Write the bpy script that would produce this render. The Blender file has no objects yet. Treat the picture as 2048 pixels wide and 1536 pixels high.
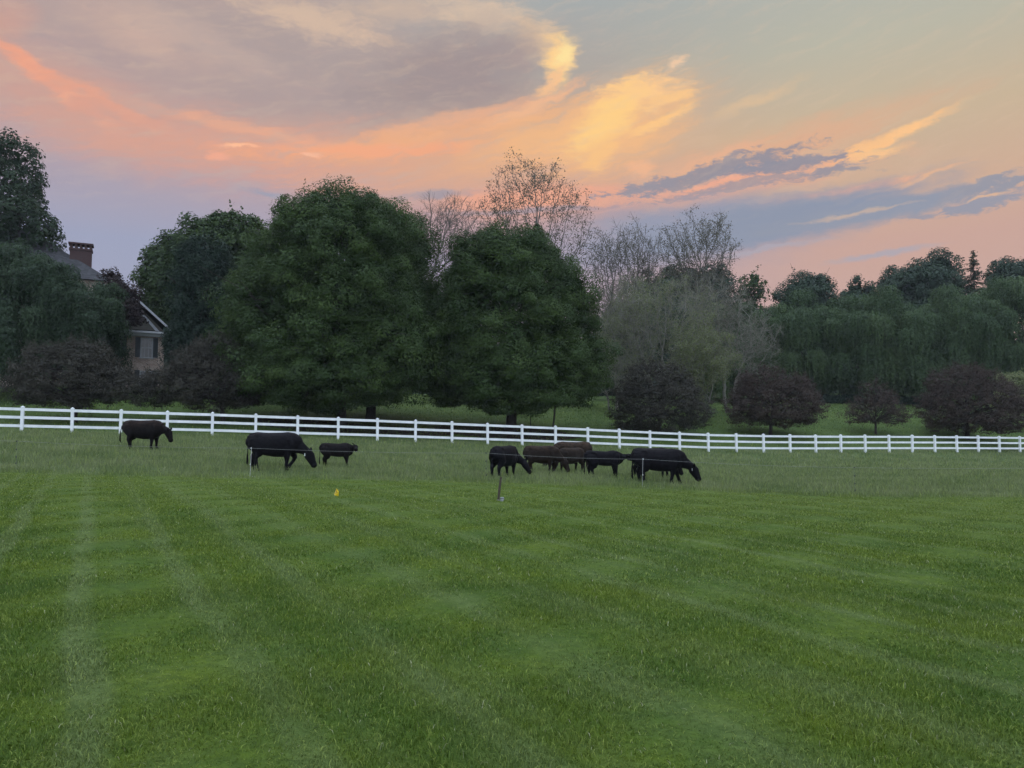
import bpy, math, random
import numpy as np
from mathutils import Vector, Matrix

R = math.radians
sc = bpy.context.scene
col = sc.collection
F = 1490.0                       # focal length for a 2048 px wide picture
TILT = math.atan(92.0 / F)
CAMH = 1.6
CT, ST = math.cos(TILT), math.sin(TILT)


def ray(px, row):
    a, b = (px - 1024.0) / F, (768.0 - row) / F
    return (a, CT - b * ST, ST + b * CT)


def P(px, row, Y):
    d = ray(px, row)
    k = Y / d[1]
    return np.array([d[0] * k, Y, CAMH + d[2] * k])


# ------------------------------------------------------------------ terrain
_cp = []


def cpt(px, row, Y):
    p = P(px, row, Y)
    _cp.append(tuple(p))


for x, y, z in [(0, 3, 0), (-4, 4, 0.02), (4, 4, -.02), (0, 10, -.02), (-8, 11, .06), (8, 11, -.15), (0, 18, -.06),
                (-12, 18, .12), (12, 18, -.4), (-30, 0, .3), (30, 0, -.5), (0, -10, .1), (-40, 20, 1.0), (40, 22, -1.0),
                (0, -45, .6), (-60, -30, 1), (60, -30, -1), (24, 40, -.65), (-40, 33, 1.6), (55, 50, -.8)]:
    _cp.append((x, y, z))
for a in [(38, 939, 26), (503, 955, 25.2), (973, 961, 26), (1283, 976, 25.6), (1705, 993, 25.5), (2048, 987, 26),
          (290, 898, 33), (570, 940, 27.5), (680, 936, 30), (1010, 957, 28), (1220, 956, 29), (1320, 968, 27.5), (1290, 954, 30.3),
          (1140, 940, 35), (1900, 940, 45), (1600, 945, 42), (850, 918, 37), (500, 905, 37)]:
    cpt(*a)
FTOP = [813, 816, 819, 822, 824.5, 828, 831, 834, 837, 840, 843.3, 846.3, 849.2, 852, 855, 858, 861, 863.7, 866, 867.3, 868.4, 869,
        869.4, 869.6, 869.8, 870, 870.3, 870.6, 871, 871.5, 872, 872.5]          # rows of the post tops
FX0, FY0, FUX, FUY = -27.0, 41.1, .05613 * 41.1, .01917 * 41.1
PH = 1.40


def fence_z(k):
    f = lambda q: P(1024, FTOP[q], FY0 + FUY * q)[2] - PH
    if k < 0:
        return 2 * f(0) - f(-k)
    if k > 31:
        return 2 * f(31) - f(62 - k)
    return f(k)


for k in range(-7, 40):
    _cp.append((FX0 + FUX * k, FY0 + FUY * k, fence_z(k)))
for a in [(1022, 860, 58), (700, 855, 55), (880, 800, 84), (280, 782, 62), (150, 842, 50), (440, 842, 52), (1540, 870, 64),
          (1750, 868, 67), (1930, 872, 69), (1320, 866, 61), (1740, 806, 98), (1250, 812, 92), (60, 800, 58), (1450, 815, 90),
          (2040, 812, 98)]:
    cpt(*a)
for x, y, z in [(-120, 120, 9), (0, 130, 7.5), (120, 130, 7), (0, 220, 13), (-200, 240, 15), (200, 240, 13), (-90, 60, 5), (110, 70, 2)]:
    _cp.append((x, y, z))
_C = np.array(_cp, float)
_n = len(_C)


def _phi(r2):
    return 0.5 * r2 * np.log(r2 + 1e-9)


_d2 = ((_C[:, None, :2] - _C[None, :, :2]) ** 2).sum(-1)
_A = np.zeros((_n + 3, _n + 3))
_A[:_n, :_n] = _phi(_d2) + np.eye(_n) * 5.0
_A[:_n, _n] = 1
_A[:_n, _n + 1:] = _C[:, :2]
_A[_n:, :_n] = _A[:_n, _n:].T
_W = np.linalg.solve(_A, np.concatenate([_C[:, 2], np.zeros(3)]))


def terr(x, y):
    x = np.atleast_1d(np.asarray(x, float))
    y = np.atleast_1d(np.asarray(y, float))
    sh = x.shape
    xs = np.clip(x.ravel(), -230, 230)
    ys = np.clip(y.ravel(), -60, 240)
    out = np.empty(xs.shape)
    for i in range(0, len(xs), 60000):
        q = np.stack([xs[i:i + 60000], ys[i:i + 60000]], 1)
        d2 = (q[:, None, 0] - _C[None, :, 0]) ** 2 + (q[:, None, 1] - _C[None, :, 1]) ** 2
        out[i:i + 60000] = _phi(d2) @ _W[:_n] + _W[_n] + q @ _W[_n + 1:]
    return out.reshape(sh)


def gz(x, y):
    return float(terr(x, y)[0])


def mow_y(x):                    # edge between the mown lawn and the pasture
    return 25.0 + 0.35 * np.sin(np.asarray(x) * .21 + .6)


# ------------------------------------------------------------------ object helpers
def link(o, parent=None):
    col.objects.link(o)
    if parent is not None:
        o.parent = parent
    return o


def tag(o, label=None, cat=None, group=None, kind=None):
    if label:
        o['label'] = label
    if cat:
        o['category'] = cat
    if group:
        o['group'] = group
    if kind:
        o['kind'] = kind
    return o


def thing(name, label, cat, loc, group=None, rz=0.0):
    o = bpy.data.objects.new(name, None)
    o.empty_display_size = .2
    o.location = loc
    o.rotation_euler = (0, 0, rz)
    link(o)
    return tag(o, label, cat, group)


def mesh_np(name, V, faces, mats, parent=None, attrs=None, smooth=False, midx=None):
    """V (n,3); faces: list of arrays (m,k) with one k each."""
    me = bpy.data.meshes.new(name)
    V = np.asarray(V, np.float32)
    me.vertices.add(len(V))
    me.vertices.foreach_set('co', V.ravel())
    loops = np.concatenate([f.ravel() for f in faces]).astype(np.int32)
    tot = np.concatenate([np.full(len(f), f.shape[1]) for f in faces]).astype(np.int32)
    st = np.concatenate([[0], np.cumsum(tot)[:-1]]).astype(np.int32)
    me.loops.add(len(loops))
    me.loops.foreach_set('vertex_index', loops)
    me.polygons.add(len(tot))
    me.polygons.foreach_set('loop_start', st)
    me.polygons.foreach_set('loop_total', tot)
    if not isinstance(mats, (list, tuple)):
        mats = [mats]
    for m in mats:
        me.materials.append(m)
    if midx is not None:
        me.polygons.foreach_set('material_index', midx.astype(np.int32))
    me.update(calc_edges=True)
    if smooth:
        me.polygons.foreach_set('use_smooth', np.ones(len(tot), bool))
    if attrs:
        for an, (dom, arr) in attrs.items():
            at = me.attributes.new(an, 'FLOAT', dom)
            at.data.foreach_set('value', np.asarray(arr, np.float32))
    o = bpy.data.objects.new(name, me)
    return link(o, parent)


class MB:
    """collects simple solids into one mesh"""

    def __init__(s):
        s.v, s.f = [], []

    def add(s, vs, fs):
        b = len(s.v)
        s.v += [tuple(map(float, v)) for v in vs]
        s.f += [tuple(i + b for i in f) for f in fs]

    def box(s, x0, x1, y0, y1, z0, z1):
        s.add([(x0, y0, z0), (x1, y0, z0), (x1, y1, z0), (x0, y1, z0), (x0, y0, z1), (x1, y0, z1), (x1, y1, z1), (x0, y1, z1)],
              [(0, 3, 2, 1), (4, 5, 6, 7), (0, 1, 5, 4), (1, 2, 6, 5), (2, 3, 7, 6), (3, 0, 4, 7)])

    def hexa(s, a, b):           # two quads, bottom ring a and top ring b
        s.add(list(a) + list(b), [(0, 3, 2, 1), (4, 5, 6, 7), (0, 1, 5, 4), (1, 2, 6, 5), (2, 3, 7, 6), (3, 0, 4, 7)])

    def tube(s, pts, rad, n=6, cap=True):
        pts = [Vector(p) for p in pts]
        rings = []
        ref = Vector((0.31, 0.95, 0.1))
        for i, p in enumerate(pts):
            t = (pts[min(i + 1, len(pts) - 1)] - pts[max(i - 1, 0)]).normalized()
            u = t.cross(ref)
            if u.length < 1e-3:
                u = t.cross(Vector((1, 0, 0)))
            u.normalize()
            w = t.cross(u)
            r = rad[i] if hasattr(rad, '__len__') else rad
            rings.append([p + (u * math.cos(2 * math.pi * k / n) + w * math.sin(2 * math.pi * k / n)) * r for k in range(n)])
        vs = [v for r_ in rings for v in r_]
        fs = []
        for i in range(len(rings) - 1):
            for k in range(n):
                fs.append((i * n + k, i * n + (k + 1) % n, (i + 1) * n + (k + 1) % n, (i + 1) * n + k))
        if cap:
            fs.append(tuple(range(n - 1, -1, -1)))
            fs.append(tuple((len(rings) - 1) * n + k for k in range(n)))
        s.add(vs, fs)

    def build(s, name, mat, parent=None, smooth=False, bevel=0.0):
        me = bpy.data.meshes.new(name)
        me.from_pydata(s.v, [], s.f)
        me.materials.append(mat)
        me.update()
        if smooth:
            me.polygons.foreach_set('use_smooth', np.ones(len(me.polygons), bool))
        o = bpy.data.objects.new(name, me)
        link(o, parent)
        if bevel:
            b = o.modifiers.new('bevel', 'BEVEL')
            b.width = bevel
            b.segments = 2
        return o


# ------------------------------------------------------------------ node helpers
class NT:
    def __init__(s, tree):
        s.t = tree
        s.n = tree.nodes
        s.l = tree.links

    def node(s, typ, **kw):
        nd = s.n.new(typ)
        for k, v in kw.items():
            setattr(nd, k, v)
        return nd

    def put(s, sock, v):
        if v is None:
            return
        if isinstance(v, bpy.types.NodeSocket):
            s.l.new(v, sock)
        else:
            if hasattr(sock, 'default_value'):
                try:
                    sock.default_value = v
                except Exception:
                    sock.default_value = (*v, 1.0)

    def math(s, op, a, b=None, c=None, clamp=False):
        nd = s.node('ShaderNodeMath', operation=op, use_clamp=clamp)
        s.put(nd.inputs[0], a)
        s.put(nd.inputs[1], b)
        s.put(nd.inputs[2], c)
        return nd.outputs[0]

    def vmath(s, op, a, b=None, scale=None):
        nd = s.node('ShaderNodeVectorMath', operation=op)
        s.put(nd.inputs[0], a)
        s.put(nd.inputs[1], b)
        if scale is not None:
            s.put(nd.inputs['Scale'], scale)
        return nd.outputs['Value'] if op in ('LENGTH', 'DOT_PRODUCT', 'DISTANCE') else nd.outputs[0]

    def comb(s, x, y, z=0.0):
        nd = s.node('ShaderNodeCombineXYZ')
        s.put(nd.inputs[0], x)
        s.put(nd.inputs[1], y)
        s.put(nd.inputs[2], z)
        return nd.outputs[0]

    def sep(s, v):
        nd = s.node('ShaderNodeSeparateXYZ')
        s.put(nd.inputs[0], v)
        return nd.outputs

    def noise(s, vec, scale, detail=3, rough=.55, dim='3D', color=False):
        nd = s.node('ShaderNodeTexNoise', noise_dimensions=dim)
        s.put(nd.inputs['Vector'], vec)
        nd.inputs['Scale'].default_value = scale
        nd.inputs['Detail'].default_value = detail
        nd.inputs['Roughness'].default_value = rough
        return nd.outputs['Color'] if color else nd.outputs['Fac']

    def rng(s, v, a, b, c=0.0, d=1.0, smooth=True):
        nd = s.node('ShaderNodeMapRange', interpolation_type='SMOOTHSTEP' if smooth else 'LINEAR')
        s.put(nd.inputs[0], v)
        for i, q in enumerate((a, b, c, d)):
            nd.inputs[i + 1].default_value = q
        return nd.outputs[0]

    def mix(s, f, a, b, mode='MIX'):
        nd = s.node('ShaderNodeMix', data_type='RGBA', blend_type=mode)
        s.put(nd.inputs[0], f)
        for sock, v in ((nd.inputs[6], a), (nd.inputs[7], b)):
            if isinstance(v, (tuple, list)):
                v = (*v[:3], 1.0)
            s.put(sock, v)
        return nd.outputs[2]

    def ramp(s, f, stops):
        nd = s.node('ShaderNodeValToRGB')
        s.put(nd.inputs[0], f)
        cr = nd.color_ramp
        while len(cr.elements) < len(stops):
            cr.elements.new(0.5)
        for e, (p, c) in zip(cr.elements, stops):
            e.position = p
            e.color = (*c[:3], 1.0)
        return nd.outputs[0]

    def attr(s, name):
        return s.node('ShaderNodeAttribute', attribute_name=name).outputs['Fac']


def lin(r, g, b):
    f = lambda c: (c / 255 / 12.92) if c / 255 <= .04045 else ((c / 255 + .055) / 1.055) ** 2.4
    return (f(r), f(g), f(b))


def new_mat(name):
    m = bpy.data.materials.new(name)
    m.use_nodes = True
    t = NT(m.node_tree)
    t.n.clear()
    out = t.node('ShaderNodeOutputMaterial')
    return m, t, out


def bsdf(t, colr, rough=.7, spec=.3, normal=None):
    b = t.node('ShaderNodeBsdfPrincipled')
    if isinstance(colr, (tuple, list)):
        b.inputs['Base Color'].default_value = (*colr[:3], 1)
    else:
        t.put(b.inputs['Base Color'], colr)
    t.put(b.inputs['Roughness'], rough)
    b.inputs['Specular IOR Level'].default_value = spec
    t.put(b.inputs['Normal'], normal)
    return b


def geo_pos(t):
    return t.node('ShaderNodeNewGeometry').outputs['Position']


def objco(t):
    return t.node('ShaderNodeTexCoord').outputs['Object']


def bump(t, h, strength=.4, dist=.05):
    nd = t.node('ShaderNodeBump')
    nd.inputs['Strength'].default_value = strength
    nd.inputs['Distance'].default_value = dist
    t.put(nd.inputs['Height'], h)
    return nd.outputs[0]


def noisy_mat(name, c1, c2, scale=4, rough=.7, spec=.3, bmp=.2, stretch=(1, 1, 1)):
    m, t, out = new_mat(name)
    v = t.vmath('MULTIPLY', objco(t), stretch)
    n = t.noise(v, scale, 5, .6)
    c = t.mix(t.rng(n, .3, .7), c1, c2)
    b = bsdf(t, c, rough, spec, bump(t, n, bmp))
    t.l.new(b.outputs[0], out.inputs[0])
    return m


# ---- grass colour, shared by the ground sheet and the blades (world position)
def grass_colour(t):
    p = geo_pos(t)
    x, y, z = t.sep(p)
    flat = t.comb(x, y, 0.0)
    # mower passes run at -29.5 degrees; the sheen of bent blades is painted into the colour
    ax, ay = math.cos(R(29.5)), math.sin(R(29.5))
    w = t.noise(flat, .35, 2)
    across = t.math('ADD', t.math('MULTIPLY', x, ax), t.math('MULTIPLY', y, ay))
    across = t.math('ADD', across, t.math('MULTIPLY', w, .45))
    st = t.math('SINE', t.math('MULTIPLY', across, 2 * math.pi / .98))
    st = t.math('MULTIPLY', t.math('SUBTRACT', t.math('MULTIPLY', t.rng(st, .45, 1.0), 2.4), .7), t.rng(across, -2.0, 7.0, 1.0, .45))
    st2 = t.math('SINE', t.math('MULTIPLY', across, 2 * math.pi / .47))
    stripe = t.math('ADD', t.math('MULTIPLY', st, .52), t.math('MULTIPLY', st2, .26))
    along = t.math('SUBTRACT', t.math('MULTIPLY', y, ax), t.math('MULTIPLY', x, ay))
    sn = t.noise(t.comb(t.math('MULTIPLY', across, 1.6), t.math('MULTIPLY', along, .22), 0.0), 1.0, 3)
    cross = t.noise(t.comb(t.math('MULTIPLY', x, .14), t.math('MULTIPLY', y, .9), 3.0), 1.0, 3)
    stripe = t.math('ADD', stripe, t.math('MULTIPLY', t.math('SUBTRACT', sn, .5), 1.9))
    stripe = t.math('ADD', stripe, t.math('MULTIPLY', t.math('SUBTRACT', cross, .5), 1.1))
    sfac = t.rng(stripe, -.55, 1.15)
    n1 = t.noise(flat, .75, 5, .62)
    n2 = t.noise(t.vmath('ADD', flat, (31.0, 7.0, 0.0)), .42, 4, .6)
    n3 = t.noise(flat, 5.0, 4, .65)
    deep = (.070, .136, .014)
    yel = (.158, .222, .017)
    blu = (.192, .252, .090)
    c = t.mix(t.rng(n1, .32, .72), deep, yel)
    c = t.mix(t.math('MULTIPLY', sfac, t.rng(n2, .30, .60, .40, .95)), c, blu)
    c = t.mix(t.rng(n3, .35, .75, 0, .35), c, (.140, .195, .052))
    c = t.mix(t.math('MULTIPLY', t.rng(y, 9.0, 22.0, 0, .55), t.rng(cross, .35, .6, .3, 1.0)), c, (.180, .230, .048))
    # pasture: longer, greyer, seed heads
    pa = t.mix(t.rng(t.noise(t.comb(t.math('MULTIPLY', x, .35), t.math('MULTIPLY', y, .55), 0.0), 1.0, 5, .65), .35, .68),
               (.156, .204, .082), (.262, .295, .146))
    pa = t.mix(t.rng(t.noise(flat, 1.7, 4), .5, .75, 0, .5), pa, (.124, .195, .044))
    edge = t.math('ADD', 25.0, t.math('MULTIPLY', t.math('SINE', t.math('ADD', t.math('MULTIPLY', x, .21), .6)), .35))
    pm = t.rng(t.math('ADD', t.math('SUBTRACT', y, edge), t.math('MULTIPLY', t.math('SUBTRACT', t.noise(flat, .9, 4), .5), 2.4)), -.7, .9)
    c = t.mix(pm, c, pa)
    # beyond the white fence: parkland turf
    fl = t.math('SUBTRACT', t.math('SUBTRACT', y, FY0), t.math('MULTIPLY', t.math('SUBTRACT', x, FX0), FUY / FUX))
    pk = t.mix(t.rng(t.noise(flat, .22, 4), .35, .65), (.076, .118, .034), (.120, .168, .046))
    c = t.mix(t.rng(fl, .2, 2.5), c, pk)
    return c


def make_ground_mat():
    m, t, out = new_mat('ground_turf')
    c = grass_colour(t)
    n = t.noise(geo_pos(t), 9.0, 6, .7)
    c2 = t.mix(t.rng(n, .3, .7, .45, .80), c, (.030, .056, .012))
    b = bsdf(t, c2, .9, .1, bump(t, n, .8, .06))
    t.l.new(b.outputs[0], out.inputs[0])
    return m


def make_blade_mat():
    m, t, out = new_mat('grass_blades')
    c = grass_colour(t)
    r = t.attr('rnd')
    c = t.mix(t.rng(r, 0, 1, 0.55, 1.0, False), (.022, .050, .008), c)
    c = t.mix(t.rng(r, .72, 1.0, 0, .75), c, (.27, .33, .075))
    c = t.mix(t.rng(r, .990, .992, 0, .8), c, (.36, .36, .24))
    b = bsdf(t, c, .6, .15)
    tr = t.node('ShaderNodeBsdfTranslucent')
    t.put(tr.inputs[0], c)
    mx = t.node('ShaderNodeMixShader')
    mx.inputs[0].default_value = .3
    t.l.new(b.outputs[0], mx.inputs[1])
    t.l.new(tr.outputs[0], mx.inputs[2])
    t.l.new(mx.outputs[0], out.inputs[0])
    return m


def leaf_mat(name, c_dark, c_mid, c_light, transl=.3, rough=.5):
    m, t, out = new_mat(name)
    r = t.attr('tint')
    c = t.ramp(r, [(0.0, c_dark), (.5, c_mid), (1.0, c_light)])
    b = bsdf(t, c, rough, .12)
    tr = t.node('ShaderNodeBsdfTranslucent')
    t.put(tr.inputs[0], c)
    mx = t.node('ShaderNodeMixShader')
    mx.inputs[0].default_value = transl
    t.l.new(b.outputs[0], mx.inputs[1])
    t.l.new(tr.outputs[0], mx.inputs[2])
    t.l.new(mx.outputs[0], out.inputs[0])
    return m


M = {}
M['ground'] = make_ground_mat()
M['blade'] = make_blade_mat()
M['maple'] = leaf_mat('maple_leaves', (.025, .048, .016), (.042, .073, .021), (.071, .112, .026))
M['maple_far'] = leaf_mat('broad_leaves', (.026, .048, .018), (.042, .070, .024), (.062, .096, .030))
M['oak'] = leaf_mat('left_tree_leaves', (.022, .038, .022), (.032, .052, .028), (.046, .070, .036))
M['willow'] = leaf_mat('willow_leaves', (.022, .042, .022), (.036, .060, .030), (.056, .088, .040))
M['purple'] = leaf_mat('purple_leaves', (.038, .029, .024), (.052, .039, .032), (.074, .053, .042), .2, .7)
M['purple_green'] = leaf_mat('purple_green_leaves', (.034, .033, .026), (.046, .043, .034), (.062, .058, .043), .2, .7)
M['conifer'] = leaf_mat('conifer_needles', (.014, .026, .018), (.020, .036, .024), (.030, .048, .030), .1, .7)
M['pine'] = leaf_mat('pine_needles', (.028, .048, .032), (.040, .062, .040), (.056, .080, .050), .1, .7)
M['beech'] = leaf_mat('weeping_leaves', (.028, .052, .024), (.056, .092, .038), (.110, .158, .062))
M['spring'] = leaf_mat('spring_leaves', (.125, .15, .070), (.165, .19, .085), (.215, .245, .105), .35)
M['bud'] = leaf_mat('bud_leaves', (.085, .082, .060), (.12, .112, .078), (.15, .145, .095), .35)
M['red_shrub'] = leaf_mat('copper_leaves', (.030, .022, .024), (.042, .030, .030), (.056, .042, .038), .2, .7)
M['bark'] = noisy_mat('dark_bark', (.022, .019, .017), (.055, .047, .040), 5, .9, .1, .6, (4, 4, .7))
M['grey_bark'] = noisy_mat('grey_bark', (.10, .095, .085), (.20, .19, .17), 3, .9, .1, .5, (3, 3, .7))
M['twig'] = noisy_mat('grey_twigs', (.135, .13, .108), (.24, .23, .19), 3, .9, .1, .3, (3, 3, .7))
M['dark_twig'] = noisy_mat('dark_twigs', (.078, .072, .062), (.15, .138, .12), 3, .9, .1, .3, (3, 3, .7))
M['dark_ground'] = noisy_mat('dark_ground', (.012, .010, .008), (.035, .026, .018), 14, .95, .05, .9)
M['vinyl'] = noisy_mat('white_vinyl', (.80, .81, .82), (.66, .69, .69), 2.2, .42, .4, .03)
M['black_coat'] = None

# ------------------------------------------------------------------ ground sheet
def make_ground():
    ys = np.concatenate([np.linspace(-70, -2, 18), np.linspace(-1, 70, 190), 70 + (np.linspace(0, 1, 70)[1:] ** 1.6) * 330])
    us = np.linspace(-1, 1, 261)
    us = np.sign(us) * np.abs(us) ** 1.35
    wid = np.where(ys < 70, 90 + np.abs(ys) * .6, 132 + (ys - 70) * 1.5)
    X = us[None, :] * wid[:, None]
    Y = np.repeat(ys[:, None], len(us), 1)
    Z = terr(X, Y)
    rs = np.random.RandomState(3)
    Z += .012 * np.sin(X * 2.1 + Y * 1.3) + .01 * np.sin(X * -3.3 + Y * 2.7)
    V = np.stack([X, Y, Z], -1).reshape(-1, 3)
    h, w = X.shape
    i = np.arange(h * w).reshape(h, w)
    fq = np.stack([i[:-1, :-1], i[:-1, 1:], i[1:, 1:], i[1:, :-1]], -1).reshape(-1, 4)
    o = mesh_np('ground', V, [fq], M['ground'], smooth=True)
    tag(o, 'gently rolling green ground sheet of lawn, pasture and parkland', 'ground', kind='structure')


make_ground()


# ------------------------------------------------------------------ grass blades (uncountable: stuff)
def blades(name, label, X, Y, H, Wd, lean, rs, cat='grass'):
    n = len(X)
    Z = terr(X, Y) - .005
    a = rs.rand(n) * 2 * math.pi
    la = rs.rand(n) * 2 * math.pi
    ln = lean * (.3 + rs.rand(n))
    dx, dy = np.cos(a) * Wd * .5, np.sin(a) * Wd * .5
    lx, ly = np.cos(la) * ln * H, np.sin(la) * ln * H
    B = np.stack([X, Y, Z], 1)
    D = np.stack([dx, dy, np.zeros(n)], 1)
    mid = B + np.stack([lx * .35, ly * .35, H * .6], 1)
    tip = B + np.stack([lx, ly, H * (1 - .35 * np.minimum(ln, 1.2))], 1)
    V = np.stack([B - D, B + D, mid + D * .8, mid - D * .8, tip], 1).reshape(-1, 3)
    i = (np.arange(n) * 5)[:, None]
    q = np.concatenate([i, i + 1, i + 2, i + 3], 1)
    tr = np.concatenate([i + 3, i + 2, i + 4], 1)
    rnd = rs.rand(n)
    o = mesh_np(name, V, [q, tr], M['blade'], attrs={'rnd': ('FACE', np.concatenate([rnd, rnd]))})
    return tag(o, label, cat, kind='stuff')


def scatter(rs, y0, y1, n, marg=6.0, slope=.70):
    """uniform over the visible trapezoid"""
    q = marg / slope
    Y = np.sqrt((y0 + q) ** 2 + rs.rand(n) * ((y1 + q) ** 2 - (y0 + q) ** 2)) - q
    X = (rs.rand(n) * 2 - 1) * (Y * slope + marg)
    return X, Y


def make_grass():
    rs = np.random.RandomState(11)
    Xs, Ys, Hs, Ws = [], [], [], []
    for y0, y1, dens, w in ((1.0, 2.6, 3500, .005), (2.6, 5, 7000, .0048), (5, 8, 3800, .006), (8, 13, 1600, .009), (13, 18, 700, .013), (18, 26.5, 360, .017)):
        area = .70 * (y1 ** 2 - y0 ** 2) + 12 * (y1 - y0)
        X, Y = scatter(rs, y0, y1, int(area * dens))
        k = Y < mow_y(X) - .05
        X, Y = X[k], Y[k]
        # tufty: heights vary in patches
        h = .030 + .004 * np.sin(X * 1.7 + 2 * np.sin(Y * 1.3)) + .022 * rs.rand(len(X)) ** 2
        h *= 1 + .8 * (rs.rand(len(X)) > .992)
        Xs.append(X); Ys.append(Y); Hs.append(np.maximum(h, .02)); Ws.append(w * (.6 + .7 * rs.rand(len(X))))
    blades('lawn_grass', 'short mown green lawn grass filling the foreground', np.concatenate(Xs), np.concatenate(Ys),
           np.concatenate(Hs), np.concatenate(Ws), 1.0, rs, 'lawn')
    Xs, Ys, Hs, Ws = [], [], [], []
    for y0, y1, dens, w in ((24, 33, 230, .016), (33, 45, 150, .02), (45, 68, 70, .03)):
        area = .70 * (y1 ** 2 - y0 ** 2) + 12 * (y1 - y0)
        X, Y = scatter(rs, y0, y1, int(area * dens))
        fl = (Y - FY0) - (X - FX0) * FUY / FUX
        k = (Y > mow_y(X)) & (fl < .35)
        X, Y = X[k], Y[k]
        tuft = np.sin(X * 1.1 + 2 * np.sin(Y * .7)) * np.sin(Y * 1.7 + 1.5 * np.sin(X * .9))
        h = (.145 + .05 * tuft + .18 * rs.rand(len(X)) ** 2) * np.clip(.35 + (Y - mow_y(X)) * .35 + .15 * tuft, .3, 1)
        Xs.append(X); Ys.append(Y); Hs.append(h); Ws.append(w * (.5 + .7 * rs.rand(len(X))))
    # ragged fringe left standing along the edge of the mown lawn
    n = 8500
    X = (rs.rand(n) * 2 - 1) * 25
    Y = mow_y(X) - .3 + rs.rand(n) * 1.3
    Xs.append(X); Ys.append(Y); Hs.append(.08 + .16 * rs.rand(n) ** 1.5); Ws.append(.014 * (.5 + .7 * rs.rand(n)))
    blades('pasture_grass', 'longer grey-green pasture grass around the cattle up to the white fence', np.concatenate(Xs), np.concatenate(Ys),
           np.concatenate(Hs), np.concatenate(Ws), .55, rs, 'pasture grass')
    X, Y = scatter(rs, 42, 105, 140000)
    fl = (Y - FY0) - (X - FX0) * FUY / FUX
    k = fl > .4
    X, Y = X[k], Y[k]
    blades('park_grass', 'green turf on the rise behind the white fence under the trees', X, Y, .07 + .10 * rs.rand(len(X)),
           .03 + .02 * rs.rand(len(X)), .7, rs, 'grass')


make_grass()


# ------------------------------------------------------------------ foliage
def unit(v):
    return v / np.maximum(np.linalg.norm(v, axis=-1, keepdims=True), 1e-9)


def leaf_quads(C, N, L, Wd, rs, T=None):
    n = len(C)
    if T is None:
        T = rs.normal(size=(n, 3))
    T = unit(T - (T * N).sum(1, keepdims=True) * N)
    B = np.cross(N, T)
    L = np.broadcast_to(np.asarray(L, float), (n,))[:, None]
    Wd = np.broadcast_to(np.asarray(Wd, float), (n,))[:, None]
    V = np.stack([C + T * L * .5, C + B * Wd * .5 + N * Wd * .08, C - T * L * .5, C - B * Wd * .5 + N * Wd * .08], 1)
    return V.reshape(-1, 3)


def ell_area(a, b, c):
    p = 1.6
    return 4 * math.pi * (((a * b) ** p + (a * c) ** p + (b * c) ** p) / 3) ** (1 / p)


def lobes_world(lobes, Y, shrink=0.0):
    out = []
    for lb in lobes:
        px, row, rx, ry = lb[:4]
        dy = lb[4] if len(lb) > 4 else 0.0
        rd = lb[5] if len(lb) > 5 else None
        s = (Y + dy) / F
        c = P(px, row, Y + dy)
        out.append((c, np.maximum(np.array([rx * s, (rd if rd else rx * .95 * s), ry * s]) - shrink, .45 * np.array([rx * s, rx * s, ry * s]))))
    return out


def clusters_on(lobes, spacing, rs, zmin, upper=-1.0, jit=(.80, 1.0)):
    Cs, Ns = [], []
    for i, (c, r) in enumerate(lobes):
        n = int(ell_area(*r) / spacing ** 2) + 3
        d = unit(rs.normal(size=(n, 3)))
        d = d[d[:, 2] > upper]
        # lumpy radius
        lump = 1 + .11 * np.sin(d[:, 0] * 5 + i) * np.sin(d[:, 2] * 6 + 2 * i) + .07 * np.sin(d[:, 1] * 9 + d[:, 2] * 7 + i)
        p = c + d * r * (lump * (jit[0] + (jit[1] - jit[0]) * rs.rand(len(d))))[:, None]
        ok = p[:, 2] > zmin
        for j, (c2, r2) in enumerate(lobes):
            if j != i:
                ok &= (((p - c2) / (r2 * .74)) ** 2).sum(1) > 1
        Cs.append(p[ok])
        Ns.append(unit(d[ok] / r))
    return np.concatenate(Cs), np.concatenate(Ns)


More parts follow.
